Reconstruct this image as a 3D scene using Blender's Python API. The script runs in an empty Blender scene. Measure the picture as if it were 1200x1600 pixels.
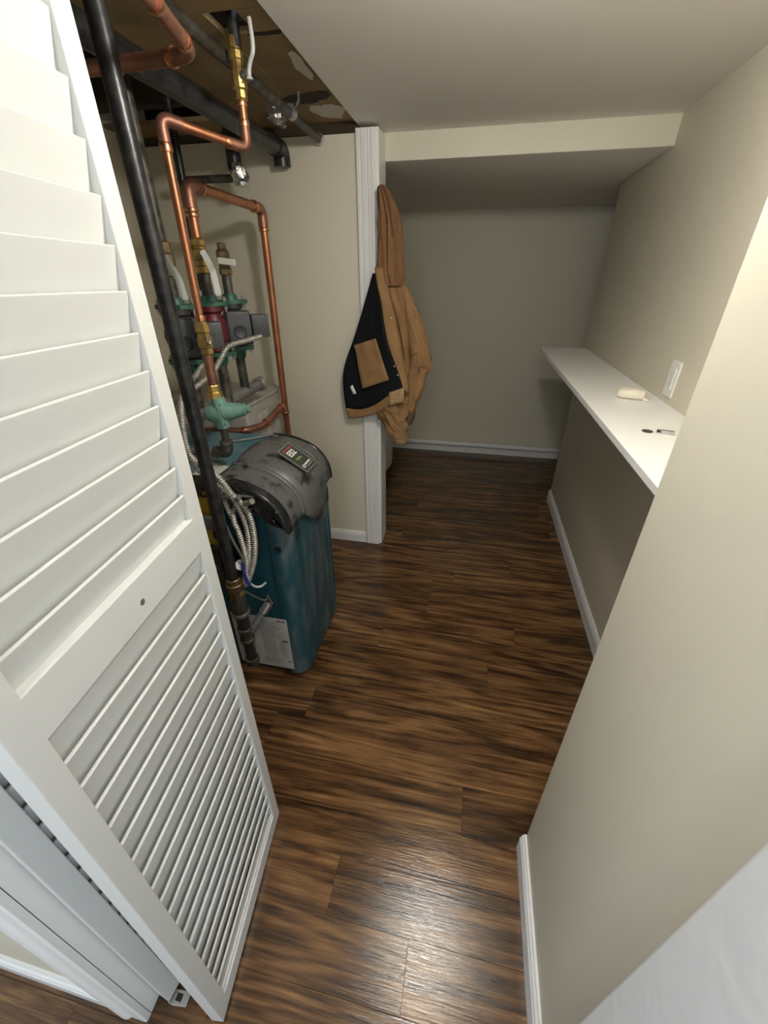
import bpy, bmesh, math, random
from mathutils import Vector, Matrix
random.seed(7)
S = bpy.context.scene
COL = S.collection
PI = math.pi

# ------------------------------------------------------------------ camera
cam_data = bpy.data.cameras.new('camera')
cam = bpy.data.objects.new('camera', cam_data)
COL.objects.link(cam)
F_PX, PITCH, YAW, ROLL = 632.93, 0.52673, -0.20587, -0.00325
cam_data.sensor_fit = 'VERTICAL'
cam_data.sensor_height = 32.0
cam_data.lens = 32.0 * F_PX / 1600.0
cam_data.clip_start = 0.02
fw = Vector((math.sin(YAW) * math.cos(PITCH), math.cos(YAW) * math.cos(PITCH), -math.sin(PITCH)))
r0 = Vector((math.cos(YAW), -math.sin(YAW), 0))
u0 = r0.cross(fw)
rr = r0 * math.cos(ROLL) + u0 * math.sin(ROLL)
uu = -r0 * math.sin(ROLL) + u0 * math.cos(ROLL)
M = Matrix((rr, uu, -fw)).transposed().to_4x4()
M.translation = Vector((0, 0, 1.5))
cam.matrix_world = M
S.camera = cam

# ------------------------------------------------------------------ world, exposure
world = bpy.data.worlds.new('world')
S.world = world
world.use_nodes = True
bg = world.node_tree.nodes['Background']
bg.inputs[0].default_value = (0.80, 0.90, 1.0, 1)
bg.inputs[1].default_value = 0.6
S.view_settings.view_transform = 'Standard'
S.view_settings.look = 'None'
S.view_settings.exposure = 0.90
S.view_settings.gamma = 1.0
S.view_settings.use_curve_mapping = False
LAMP_STRENGTH = 128.0
HALL_FILL_STRENGTH = 24.0
S.cycles.diffuse_bounces = 6
S.cycles.max_bounces = 10

# ------------------------------------------------------------------ materials
def nt(name):
    m = bpy.data.materials.new(name); m.use_nodes = True
    t = m.node_tree
    return m, t, t.nodes['Principled BSDF']

def add(t, typ, **kw):
    n = t.nodes.new(typ)
    for k, v in kw.items(): setattr(n, k, v)
    return n

def mat(name, col, rough=0.5, metal=0.0, bump=0.0, bscale=60.0, col2=None, cscale=8.0, clo=0.4, chi=0.65, spec=0.5, stretch=(1, 1, 1), coat=0.0):
    m, t, b = nt(name)
    b.inputs['Base Color'].default_value = (*col, 1)
    b.inputs['Roughness'].default_value = rough
    b.inputs['Metallic'].default_value = metal
    b.inputs['Specular IOR Level'].default_value = spec
    b.inputs['Coat Weight'].default_value = coat
    tc = add(t, 'ShaderNodeTexCoord')
    if col2 is not None:
        mp = add(t, 'ShaderNodeMapping'); mp.inputs['Scale'].default_value = stretch
        t.links.new(tc.outputs['Object'], mp.inputs['Vector'])
        n = add(t, 'ShaderNodeTexNoise'); n.inputs['Scale'].default_value = cscale; n.inputs['Detail'].default_value = 6
        n.inputs['Roughness'].default_value = 0.62
        t.links.new(mp.outputs[0], n.inputs['Vector'])
        cr = add(t, 'ShaderNodeValToRGB')
        cr.color_ramp.elements[0].position = clo; cr.color_ramp.elements[1].position = chi
        cr.color_ramp.elements[0].color = (*col, 1); cr.color_ramp.elements[1].color = (*col2, 1)
        t.links.new(n.outputs['Fac'], cr.inputs[0]); t.links.new(cr.outputs[0], b.inputs['Base Color'])
    if bump:
        n2 = add(t, 'ShaderNodeTexNoise'); n2.inputs['Scale'].default_value = bscale; n2.inputs['Detail'].default_value = 4
        t.links.new(tc.outputs['Object'], n2.inputs['Vector'])
        bp = add(t, 'ShaderNodeBump'); bp.inputs['Strength'].default_value = bump; bp.inputs['Distance'].default_value = 0.003
        t.links.new(n2.outputs['Fac'], bp.inputs['Height']); t.links.new(bp.outputs[0], b.inputs['Normal'])
    return m

def wood_floor():
    m, t, b = nt('wood_floor')
    tc = add(t, 'ShaderNodeTexCoord'); oi = add(t, 'ShaderNodeObjectInfo')
    # shift the grain by the plank's own random number
    mul = add(t, 'ShaderNodeVectorMath', operation='SCALE'); mul.inputs[0].default_value = (13.0, 7.0, 5.0)
    t.links.new(oi.outputs['Random'], mul.inputs['Scale'])
    ad = add(t, 'ShaderNodeVectorMath', operation='ADD')
    t.links.new(tc.outputs['Object'], ad.inputs[0]); t.links.new(mul.outputs[0], ad.inputs[1])
    def noise(scale, sx, sy, detail, dist, rough=0.6):
        mp = add(t, 'ShaderNodeMapping'); mp.inputs['Scale'].default_value = (sx, sy, 1)
        t.links.new(ad.outputs[0], mp.inputs['Vector'])
        n = add(t, 'ShaderNodeTexNoise'); n.inputs['Scale'].default_value = scale; n.inputs['Detail'].default_value = detail
        n.inputs['Distortion'].default_value = dist; n.inputs['Roughness'].default_value = rough
        t.links.new(mp.outputs[0], n.inputs['Vector'])
        return n
    g1 = noise(2.4, 0.55, 8.0, 12, 1.9, 0.66)
    g2 = noise(9.0, 0.5, 18.0, 8, 1.0, 0.7)
    g3 = noise(2.2, 1.4, 3.2, 3, 0.6)
    mx = add(t, 'ShaderNodeMix'); mx.data_type = 'FLOAT'; mx.inputs[0].default_value = 0.36
    t.links.new(g1.outputs['Fac'], mx.inputs[2]); t.links.new(g2.outputs['Fac'], mx.inputs[3])
    mx2 = add(t, 'ShaderNodeMix'); mx2.data_type = 'FLOAT'; mx2.inputs[0].default_value = 0.22
    t.links.new(mx.outputs[0], mx2.inputs[2]); t.links.new(g3.outputs['Fac'], mx2.inputs[3])
    # growth-ring figure: contour lines of a slow, stretched noise
    g4 = noise(1.5, 0.42, 4.6, 3, 0.5, 0.5)
    k1 = add(t, 'ShaderNodeMath', operation='MULTIPLY'); k1.inputs[1].default_value = 52.0
    k2 = add(t, 'ShaderNodeMath', operation='SINE')
    k3 = add(t, 'ShaderNodeMapRange'); k3.inputs[1].default_value = -1; k3.inputs[2].default_value = 1; k3.inputs[3].default_value = 0.34; k3.inputs[4].default_value = 0.66
    t.links.new(g4.outputs['Fac'], k1.inputs[0]); t.links.new(k1.outputs[0], k2.inputs[0]); t.links.new(k2.outputs[0], k3.inputs[0])
    mx3 = add(t, 'ShaderNodeMix'); mx3.data_type = 'FLOAT'; mx3.inputs[0].default_value = 0.24
    t.links.new(mx2.outputs[0], mx3.inputs[2]); t.links.new(k3.outputs[0], mx3.inputs[3])
    cr = add(t, 'ShaderNodeValToRGB'); e = cr.color_ramp.elements
    e[0].position = 0.385; e[0].color = (0.016, 0.007, 0.003, 1)
    e[1].position = 0.655; e[1].color = (0.36, 0.200, 0.075, 1)
    for p, c in ((0.45, (0.055, 0.026, 0.010, 1)), (0.50, (0.115, 0.056, 0.021, 1)), (0.555, (0.185, 0.096, 0.036, 1))):
        q = e.new(p); q.color = c
    t.links.new(mx3.outputs[0], cr.inputs[0])
    hs = add(t, 'ShaderNodeHueSaturation')
    mr = add(t, 'ShaderNodeMapRange'); mr.inputs[3].default_value = 0.82; mr.inputs[4].default_value = 1.16
    t.links.new(oi.outputs['Random'], mr.inputs[0]); t.links.new(mr.outputs[0], hs.inputs['Value'])
    t.links.new(cr.outputs[0], hs.inputs['Color']); t.links.new(hs.outputs[0], b.inputs['Base Color'])
    b.inputs['Roughness'].default_value = 0.17
    b.inputs['Specular IOR Level'].default_value = 0.5
    s1 = noise(9.0, 1.2, 22.0, 5, 0.3)
    bp = add(t, 'ShaderNodeBump'); bp.inputs['Strength'].default_value = 0.28; bp.inputs['Distance'].default_value = 0.002
    t.links.new(s1.outputs['Fac'], bp.inputs['Height']); t.links.new(bp.outputs[0], b.inputs['Normal'])
    return m

def emission(name, col, s):
    m = bpy.data.materials.new(name); m.use_nodes = True; t = m.node_tree
    t.nodes.clear()
    o = add(t, 'ShaderNodeOutputMaterial'); e = add(t, 'ShaderNodeEmission')
    e.inputs[0].default_value = (*col, 1); e.inputs[1].default_value = s
    t.links.new(e.outputs[0], o.inputs[0])
    return m

MT = dict(
    wood=wood_floor(),
    subfloor=mat('subfloor_dark', (0.02, 0.013, 0.008), 0.9),
    wall=mat('beige_wall_paint', (0.655, 0.618, 0.50), 0.5, bump=0.22, bscale=34),
    ceiling=mat('ceiling_paint', (0.80, 0.775, 0.72), 0.75, bump=0.06, bscale=120),
    white_trim=mat('white_trim_paint', (0.76, 0.765, 0.75), 0.35, bump=0.03, bscale=40),
    white_rough=mat('rough_white_paint', (0.74, 0.74, 0.74), 0.4, bump=0.6, bscale=24),
    door=mat('white_door_paint', (0.62, 0.635, 0.62), 0.38),
    shelf=mat('white_shelf_laminate', (0.86, 0.86, 0.84), 0.3),
    plastic=mat('white_plastic', (0.82, 0.82, 0.80), 0.3),
    cream=mat('cream_wrapper', (0.80, 0.76, 0.62), 0.4, bump=0.4, bscale=60),
    dark=mat('black_recess', (0.008, 0.008, 0.008), 0.7),
    steel_black=mat('black_steel_pipe', (0.018, 0.018, 0.019), 0.34, 0.35, bump=0.15, bscale=90, col2=(0.05, 0.05, 0.05), cscale=30),
    iron=mat('dark_iron_fitting', (0.045, 0.042, 0.036), 0.5, 0.5, bump=0.3, bscale=80, col2=(0.12, 0.11, 0.09), cscale=30),
    steel_grey=mat('grey_steel_pipe', (0.16, 0.16, 0.16), 0.5, 0.4, col2=(0.25, 0.245, 0.23), cscale=20),
    galv=mat('galvanised_steel', (0.50, 0.49, 0.46), 0.33, 0.85, col2=(0.34, 0.33, 0.31), cscale=50),
    conduit=mat('conduit_steel', (0.58, 0.56, 0.51), 0.42, 0.55, col2=(0.46, 0.44, 0.39), cscale=40),
    chrome=mat('bright_zinc', (0.62, 0.62, 0.60), 0.28, 0.9),
    foil=mat('foil_tape', (0.70, 0.70, 0.70), 0.2, 0.95, bump=1.0, bscale=70),
    copper=mat('copper_tube', (0.48, 0.205, 0.105), 0.38, 0.85, col2=(0.30, 0.125, 0.068), cscale=14, clo=0.42, chi=0.7),
    copper_dull=mat('dull_copper_tube', (0.36, 0.17, 0.11), 0.45, 0.75, col2=(0.22, 0.10, 0.07), cscale=18),
    copper_bright=mat('bright_solder_copper', (0.70, 0.34, 0.18), 0.26, 0.95),
    brass=mat('brass_fitting', (0.55, 0.38, 0.13), 0.34, 0.85, col2=(0.36, 0.25, 0.09), cscale=40),
    brass_old=mat('tarnished_brass', (0.26, 0.19, 0.09), 0.45, 0.8, col2=(0.14, 0.11, 0.07), cscale=40),
    green=mat('green_pump_flange', (0.035, 0.13, 0.085), 0.45, 0.1, col2=(0.02, 0.07, 0.05), cscale=25),
    mint=mat('mint_green_casting', (0.20, 0.355, 0.29), 0.55, 0.1, bump=0.25, bscale=90, col2=(0.13, 0.26, 0.21), cscale=14),
    red=mat('dark_red_pump', (0.13, 0.012, 0.022), 0.42, col2=(0.08, 0.01, 0.015), cscale=20),
    pump_black=mat('black_pump_plastic', (0.028, 0.030, 0.033), 0.42, bump=0.08),
    pump_grey=mat('charcoal_pump_plastic', (0.050, 0.053, 0.058), 0.5, bump=0.08),
    handle=mat('white_lever_coating', (0.58, 0.60, 0.57), 0.4, 0.2),
    teal=mat('teal_boiler_enamel', (0.008, 0.062, 0.086), 0.36, col2=(0.011, 0.080, 0.108), cscale=5),
    teal_dusty=mat('dusty_teal_enamel', (0.009, 0.060, 0.082), 0.45, col2=(0.135, 0.155, 0.158), cscale=9, clo=0.45, chi=0.72, stretch=(1, 1.3, 0.4)),
    teal_top=mat('dusty_teal_top', (0.04, 0.145, 0.19), 0.5, col2=(0.17, 0.22, 0.235), cscale=7, clo=0.38, chi=0.7),
    hood=mat('dusty_black_hood', (0.020, 0.021, 0.022), 0.40, col2=(0.105, 0.108, 0.104), cscale=15, clo=0.36, chi=0.46),
    hood_gloss=mat('glossy_black_hood_cap', (0.014, 0.014, 0.015), 0.24, col2=(0.06, 0.06, 0.06), cscale=12, clo=0.55, chi=0.75),
    badge=mat('black_badge', (0.05, 0.055, 0.05), 0.35),
    badge_frame=mat('silver_badge_frame', (0.52, 0.52, 0.48), 0.35, 0.6),
    print_red=mat('red_print', (0.42, 0.05, 0.06), 0.5),
    print_dkred=mat('dark_red_print', (0.22, 0.02, 0.04), 0.5),
    print_green=mat('green_print', (0.35, 0.55, 0.12), 0.5),
    print_white=mat('white_print', (0.78, 0.78, 0.72), 0.5),
    print_grey=mat('grey_print', (0.28, 0.28, 0.27), 0.6),
    print_palegrey=mat('pale_grey_print', (0.40, 0.40, 0.39), 0.6),
    print_black=mat('black_print', (0.01, 0.01, 0.01), 0.6),
    paper=mat('white_label_paper', (0.55, 0.55, 0.52), 0.55, col2=(0.45, 0.45, 0.42), cscale=12),
    yellow=mat('yellow_label_paper', (0.55, 0.36, 0.03), 0.5),
    blue=mat('navy_blue_print', (0.03, 0.055, 0.16), 0.5),
    blue_wire=mat('blue_insulation', (0.03, 0.05, 0.28), 0.4),
    white_wire=mat('white_insulation', (0.66, 0.66, 0.64), 0.4),
    tank=mat('pale_grey_enamel', (0.42, 0.415, 0.385), 0.5, col2=(0.36, 0.355, 0.33), cscale=6),
    appliance=mat('white_appliance_enamel', (0.74, 0.74, 0.72), 0.3),
    board=mat('brown_ceiling_board', (0.30, 0.205, 0.095), 0.85, bump=0.2, bscale=30, col2=(0.16, 0.105, 0.048), cscale=2.6, clo=0.45, chi=0.72),
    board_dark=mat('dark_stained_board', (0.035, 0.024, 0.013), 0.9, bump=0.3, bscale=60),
    joist=mat('old_joist_wood', (0.045, 0.030, 0.016), 0.9, bump=0.3, bscale=40),
    patch=mat('bare_drywall_patch', (0.58, 0.55, 0.47), 0.85),
    canvas=mat('tan_duck_canvas', (0.265, 0.148, 0.060), 0.85, bump=0.35, bscale=55, col2=(0.205, 0.110, 0.043), cscale=9),
    canvas_hood=mat('brown_duck_canvas', (0.215, 0.108, 0.044), 0.88, bump=0.35, bscale=55, col2=(0.165, 0.080, 0.032), cscale=9),
    canvas_worn=mat('worn_canvas', (0.30, 0.185, 0.085), 0.9, bump=0.6, bscale=120, col2=(0.42, 0.31, 0.18), cscale=90),
    cuff=mat('frayed_cuff', (0.30, 0.22, 0.10), 0.9, bump=0.6, bscale=150, col2=(0.19, 0.12, 0.05), cscale=60),
    knit=mat('dark_knit_cuff', (0.055, 0.035, 0.015), 0.95, bump=1.0, bscale=200, col2=(0.17, 0.12, 0.06), cscale=130),
    lining=mat('black_quilted_lining', (0.006, 0.007, 0.009), 0.85, bump=0.4, bscale=30, spec=0.2),
    shade=emission('lamp_diffuser', (1.0, 0.955, 0.88), LAMP_STRENGTH),
    hall_fill_shade=emission('hall_fill_diffuser', (1.0, 0.96, 0.90), HALL_FILL_STRENGTH),
)

# ------------------------------------------------------------------ mesh builder
class B:
    def __init__(self): self.v = []; self.f = []; self.cuts = []
    def raw(self, vs, fs):
        n = len(self.v); self.cuts.append((n, len(self.f))); self.v += [Vector(p) for p in vs]; self.f += [tuple(i + n for i in q) for q in fs]; return self
    def box(self, x0, x1, y0, y1, z0, z1):
        return self.raw([(x0, y0, z0), (x1, y0, z0), (x1, y1, z0), (x0, y1, z0), (x0, y0, z1), (x1, y0, z1), (x1, y1, z1), (x0, y1, z1)],
                        [(0, 3, 2, 1), (4, 5, 6, 7), (0, 1, 5, 4), (1, 2, 6, 5), (2, 3, 7, 6), (3, 0, 4, 7)])
    def obox(self, c, ax, ay, az, hx, hy, hz):
        c = Vector(c); ax = Vector(ax).normalized(); ay = Vector(ay).normalized(); az = Vector(az).normalized()
        vs = [c + ax * (hx * a) + ay * (hy * b) + az * (hz * d) for d in (-1, 1) for a, b in ((-1, -1), (1, -1), (1, 1), (-1, 1))]
        return self.raw(vs, [(0, 3, 2, 1), (4, 5, 6, 7), (0, 1, 5, 4), (1, 2, 6, 5), (2, 3, 7, 6), (3, 0, 4, 7)])
    def extrude(self, poly, d):          # poly: planar 3-D loop, d: vector
        n = len(poly); d = Vector(d)
        vs = [Vector(p) for p in poly] + [Vector(p) + d for p in poly]
        fs = [tuple(range(n))[::-1], tuple(range(n, 2 * n))] + [(i, (i + 1) % n, n + (i + 1) % n, n + i) for i in range(n)]
        return self.raw(vs, fs)
    def rings(self, rings, cap=True):
        n = len(rings[0]); vs = [p for r in rings for p in r]; fs = []
        for k in range(len(rings) - 1):
            for i in range(n):
                j = (i + 1) % n
                fs.append((k * n + i, k * n + j, (k + 1) * n + j, (k + 1) * n + i))
        if cap:
            fs.append(tuple(range(n))[::-1]); b0 = (len(rings) - 1) * n; fs.append(tuple(range(b0, b0 + n)))
        return self.raw(vs, fs)
    def tube(self, pts, r, seg=12, cap=True):
        pts = [Vector(p) for p in pts]; rad = r if isinstance(r, (list, tuple)) else [r] * len(pts)
        out = []; nrm = None
        for i, p in enumerate(pts):
            t = (pts[min(i + 1, len(pts) - 1)] - pts[max(i - 1, 0)])
            if t.length < 1e-9: t = Vector((0, 0, 1))
            t.normalize()
            if nrm is None:
                a = Vector((0, 0, 1)) if abs(t.z) < 0.9 else Vector((1, 0, 0))
                nrm = t.cross(a).normalized()
            else:
                nrm = nrm - t * nrm.dot(t)
                nrm = nrm.normalized() if nrm.length > 1e-6 else t.orthogonal().normalized()
            bi = t.cross(nrm)
            out.append([p + (nrm * math.cos(2 * PI * k / seg) + bi * math.sin(2 * PI * k / seg)) * rad[i] for k in range(seg)])
        return self.rings(out, cap)
    def lathe(self, base, axis, prof, seg=16):     # prof: [(distance along axis, radius)]
        base = Vector(base); axis = Vector(axis).normalized(); a = axis.orthogonal().normalized(); b = axis.cross(a)
        return self.rings([[base + axis * h + (a * math.cos(2 * PI * k / seg) + b * math.sin(2 * PI * k / seg)) * max(r, 1e-4) for k in range(seg)] for h, r in prof])
    def grid(self, rows):                          # open sheet
        m = len(rows[0]); vs = [p for r in rows for p in r]; fs = []
        for k in range(len(rows) - 1):
            for i in range(m - 1):
                fs.append((k * m + i, k * m + i + 1, (k + 1) * m + i + 1, (k + 1) * m + i))
        return self.raw(vs, fs)
    def split(self, name, material, parent=None, **k):
        """every added shape becomes an object of its own"""
        out = []; c = self.cuts + [(len(self.v), len(self.f))]
        for (v0, f0), (v1, f1) in zip(c, c[1:]):
            b = B(); b.raw(self.v[v0:v1], [tuple(i - v0 for i in q) for q in self.f[f0:f1]])
            out.append(b.build(name, material, parent, **k))
        return out
    def build(self, name, material, parent=None, smooth=False, bevel=0.0, seg=2, solid=0.0, sub=0, angle=40):
        me = bpy.data.meshes.new(name)
        me.from_pydata([tuple(p) for p in self.v], [], self.f)
        bm = bmesh.new(); bm.from_mesh(me); bmesh.ops.recalc_face_normals(bm, faces=bm.faces)
        if bevel:
            es = [e for e in bm.edges if len(e.link_faces) == 2 and e.calc_face_angle(0) > math.radians(35)]
            bmesh.ops.bevel(bm, geom=es, offset=bevel, segments=seg, profile=0.6, affect='EDGES', clamp_overlap=True)
        bm.to_mesh(me); bm.free()
        me.materials.append(MT[material])
        o = bpy.data.objects.new(name, me); COL.objects.link(o)
        if parent is not None: adopt(o, parent)
        if smooth or bevel >= 0.004:
            for p in me.polygons: p.use_smooth = True
            me.set_sharp_from_angle(angle=math.radians(angle))
        if solid:
            md = o.modifiers.new('thickness', 'SOLIDIFY'); md.thickness = solid; md.offset = 0
        if sub:
            md = o.modifiers.new('smooth', 'SUBSURF'); md.levels = sub; md.render_levels = sub
        return o

WORLD = {}
def adopt(o, p):
    o.parent = p
    o.matrix_parent_inverse = WORLD.get(p.name, Matrix()).inverted()

def thing(name, loc, label, cat, group=None):
    o = bpy.data.objects.new(name, None); COL.objects.link(o)
    o.empty_display_size = 0.05
    o.location = loc; WORLD[o.name] = Matrix.Translation(Vector(loc))
    return tag(o, label, cat, group)

def tag(o, label, cat, group=None):
    o['label'] = label; o['category'] = cat
    if group: o['group'] = group
    return o

def struct(o, label=None, cat=None):
    o['kind'] = 'structure'
    if label: o['label'] = label
    if cat: o['category'] = cat
    return o

def fillet(pts, rad, n=6):
    pts = [Vector(p) for p in pts]; out = [pts[0]]
    for i in range(1, len(pts) - 1):
        a = pts[i - 1] - pts[i]; b = pts[i + 1] - pts[i]
        r = min(rad, a.length * 0.49, b.length * 0.49)
        p0 = pts[i] + a.normalized() * r; p1 = pts[i] + b.normalized() * r
        for k in range(n + 1):
            t = k / n
            out.append(p0 * (1 - t) ** 2 + pts[i] * (2 * t * (1 - t)) + p1 * t ** 2)
    out.append(pts[-1]); return out

def spline(pts, n=8):
    P = [Vector(p) for p in pts]; P = [P[0] * 2 - P[1]] + P + [P[-1] * 2 - P[-2]]; out = []
    for i in range(1, len(P) - 2):
        for k in range(n):
            t = k / n; a, b, c, d = P[i - 1:i + 3]
            out.append(0.5 * (2 * b + (c - a) * t + (2 * a - 5 * b + 4 * c - d) * t * t + (3 * b - a - 3 * c + d) * t ** 3))
    out.append(P[-2]); return out

def resample(pts, step):
    out = [pts[0]]; acc = 0.0
    for a, b in zip(pts, pts[1:]):
        L = (b - a).length; s = step - acc
        while s <= L and L > 0:
            out.append(a + (b - a) * (s / L)); s += step
        acc = (acc + L) % step
    return out

def text_mesh(name, body, size, origin, xdir, ydir, material, parent, align='CENTER', depth=0.0006, bold=0.0):
    cu = bpy.data.curves.new(name, 'FONT'); cu.body = body; cu.size = size; cu.align_x = align; cu.align_y = 'CENTER'
    cu.extrude = depth; cu.offset = bold
    o = bpy.data.objects.new(name + '_tmp', cu); COL.objects.link(o)
    dg = bpy.context.evaluated_depsgraph_get(); me = bpy.data.meshes.new_from_object(o.evaluated_get(dg))
    bpy.data.objects.remove(o); bpy.data.curves.remove(cu)
    x = Vector(xdir).normalized(); y = Vector(ydir); y = (y - x * y.dot(x)).normalized(); z = x.cross(y)
    mm = Matrix((x, y, z)).transposed().to_4x4(); mm.translation = Vector(origin)
    me.transform(mm); me.materials.clear(); me.materials.append(MT[material]); me.name = name
    t = bpy.data.objects.new(name, me); COL.objects.link(t); adopt(t, parent)
    return t

# ------------------------------------------------------------------ main dimensions (metres)
CEIL = 2.03; SOFF = 1.935; XR = 0.685; YB = 3.84; YP = 2.13; XN = 0.293; YN = 0.622; XL = -1.60; BOARD = 2.041

# ------------------------------------------------------------------ lamp out of the frame above the doorway, added fill lamp behind it
lamp = thing('ceiling_lamp', (0.05, 0.82, CEIL), 'small white glass globe lamp on the low painted ceiling', 'lamp')
B().lathe((0.05, 0.82, CEIL), (0, 0, -1), [(0, 0.052), (0.012, 0.050), (0.018, 0.032), (0.022, 0.030)], 32).build('lamp_base', 'white_trim', lamp, smooth=True)
B().lathe((0.05, 0.82, CEIL - 0.020), (0, 0, -1), [(0, 0.028), (0.008, 0.044), (0.022, 0.055), (0.036, 0.058), (0.050, 0.054), (0.064, 0.042), (0.073, 0.022), (0.076, 0.0)], 32).build('lamp_shade', 'shade', lamp, smooth=True)
hl = thing('hall_fill_lamp', (-0.10, -0.95, CEIL), 'added round fill lamp, unseen in the hall behind the doorway', 'lamp')  # added fill light behind the camera, brightens the back wall and evens the room
B().lathe((-0.10, -0.95, CEIL), (0, 0, -1), [(0, 0.185), (0.018, 0.185), (0.022, 0.175)], 32).build('lamp_base', 'white_trim', hl, smooth=True)
B().lathe((-0.10, -0.95, CEIL - 0.022), (0, 0, -1), [(0, 0.168), (0.03, 0.165), (0.07, 0.14), (0.095, 0.10), (0.108, 0.05), (0.11, 0.0)], 32).build('lamp_shade', 'hall_fill_shade', hl, smooth=True)

# ------------------------------------------------------------------ floor with planks
FX0, FX1, FY0, FY1 = -1.62, 1.75, -1.3, 3.86
floor = struct(B().box(FX0, FX1, FY0, FY1, -0.05, -0.0065).build('floor', 'subfloor'), 'dark brown wood plank floor through the whole basement room', 'floor')
PITCH_P = 0.1335; GAP = 0.0002
row0 = int(math.floor((FY0 - 0.627) / PITCH_P)); row1 = int(math.ceil((FY1 - 0.627) / PITCH_P))
JOINT = {0: 0.112, 4: 0.20, -2: -0.24, 2: -0.51, 1: -0.62, 3: 0.55, -1: 0.42, 5: -0.30, 6: 0.33, 7: -0.10}
for k in range(row0, row1):
    y0 = max(0.627 + k * PITCH_P, FY0); y1 = min(0.627 + (k + 1) * PITCH_P, FY1)
    if y1 - y0 < 0.01: continue
    L = 1.22; j = JOINT.get(k, random.uniform(-0.6, 0.6))
    cuts = [FX0]; x = j - L * 3
    while x < FX1:
        if x > FX0 + 0.08 and x < FX1 - 0.08: cuts.append(x)
        x += L
    cuts.append(FX1)
    for a, b in zip(cuts, cuts[1:]):
        b_ = B(); z1 = random.uniform(-0.0002, 0.0); e = 0.0004
        x0, x1, ya, yb = a + GAP, b - GAP, y0 + GAP, y1 - GAP
        b_.raw([(x0, ya, -0.0065), (x1, ya, -0.0065), (x1, yb, -0.0065), (x0, yb, -0.0065),
                (x0, ya, z1 - e), (x1, ya, z1 - e), (x1, yb, z1 - e), (x0, yb, z1 - e),
                (x0 + e, ya + e, z1), (x1 - e, ya + e, z1), (x1 - e, yb - e, z1), (x0 + e, yb - e, z1)],
               [(0, 3, 2, 1)] + [(i, (i + 1) % 4, 4 + (i + 1) % 4, 4 + i) for i in range(4)] + [(4 + i, 4 + (i + 1) % 4, 8 + (i + 1) % 4, 8 + i) for i in range(4)] + [(8, 9, 10, 11)])
        b_.build('plank', 'wood', floor)

# ------------------------------------------------------------------ walls and ceiling
struct(B().box(-1.75, 1.8, YB, YB + 0.1, 0, 2.1).build('wall_back', 'wall'))
struct(B().box(XR, XR + 0.11, YN + 0.0, 2.97, 0, CEIL + 0.02).build('wall_right', 'wall', bevel=0.004))
struct(B().box(1.7, 1.8, 2.4, YB, 0, 2.1).build('wall_recess', 'wall'))
struct(B().box(XR + 0.11, 1.75, 2.4, 2.5, 0, 2.1).build('wall_recess_side', 'wall'))
struct(B().box(XN, XR + 0.11, 0.10, YN, 0, CEIL + 0.02).build('wall_near_right', 'wall', bevel=0.005, seg=3))
struct(B().box(XL - 0.1, -0.478, YP, YP + 0.13, 0, 2.005).build('wall_partition', 'wall'))
struct(B().box(XL - 0.1, XL, 0.1, YB, 0, 2.4).build('wall_left', 'wall'))
struct(B().box(-1.7, -0.605, 0.115, 0.215, 0, CEIL + 0.02).build('wall_front', 'wall'))
struct(B().box(-0.548, 1.8, -1.3, 2.262, CEIL, CEIL + 0.015).build('ceiling', 'ceiling'))
sof = struct(B().box(-0.478, 1.8, 2.262, YB, SOFF, SOFF + 0.1).build('ceiling_soffit', 'ceiling', bevel=0.004, seg=3))
sof.data.materials.append(MT['wall'])
for p in sof.data.polygons:
    if p.normal.y < -0.5: p.material_index = 1
struct(B().box(XL, -0.478, 2.262, YB, SOFF, SOFF + 0.1).build('ceiling_alcove', 'ceiling'))
struct(B().box(XL, -0.60, -1.3, 0.215, CEIL, CEIL + 0.015).build('ceiling_hall', 'ceiling'))

# raw ceiling above the boiler
bo = struct(B().box(-0.98, -0.549, 0.215, 1.31, BOARD, BOARD + 0.014).build('ceiling_board', 'board'), 'brown unfinished ceiling board above the boiler', 'ceiling board')
B().box(-0.98, -0.712, 1.312, 1.72, BOARD, BOARD + 0.014).build('board_panel', 'board', bo)
B().box(-0.628, -0.549, 1.312, 1.415, BOARD, BOARD + 0.014).build('board_panel', 'board', bo)
B().box(-0.71, -0.549, 1.417, 2.262, BOARD + 0.001, BOARD + 0.015).build('board_panel', 'board', bo)
B().box(-0.98, -0.712, 1.722, 2.262, BOARD + 0.001, BOARD + 0.015).build('board_panel', 'board', bo)
B().box(XL, -0.984, 1.98, 2.262, BOARD - 0.004, BOARD + 0.010).build('board_panel', 'board', bo)
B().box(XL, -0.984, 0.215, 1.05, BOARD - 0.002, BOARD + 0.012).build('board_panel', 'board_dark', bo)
def blob(cx, cy, rx, ry, z, seed, n=26, th=0.0012):
    rnd = random.Random(seed); ph = [rnd.uniform(0, 6.28) for _ in range(4)]
    pts = []
    for i in range(n):
        a = 2 * PI * i / n
        s = 1 + 0.16 * math.sin(2 * a + ph[0]) + 0.12 * math.sin(3 * a + ph[1]) + 0.09 * math.sin(5 * a + ph[2]) + 0.06 * math.sin(9 * a + ph[3])
        pts.append((cx + rx * s * math.cos(a), cy + ry * s * math.sin(a), z))
    return B().extrude(pts, (0, 0, -th))
blob(-0.625, 2.00, 0.055, 0.085, BOARD, 3).build('bare_patch', 'patch', bo)
blob(-0.585, 1.62, 0.020, 0.085, BOARD, 5).build('bare_patch', 'patch', bo)
blob(-0.66, 1.86, 0.085, 0.045, BOARD, 11).build('water_stain', 'board_dark', bo)
blob(-0.60, 1.425, 0.04, 0.012, BOARD + 0.0008, 13).build('water_stain', 'board_dark', bo)
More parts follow.
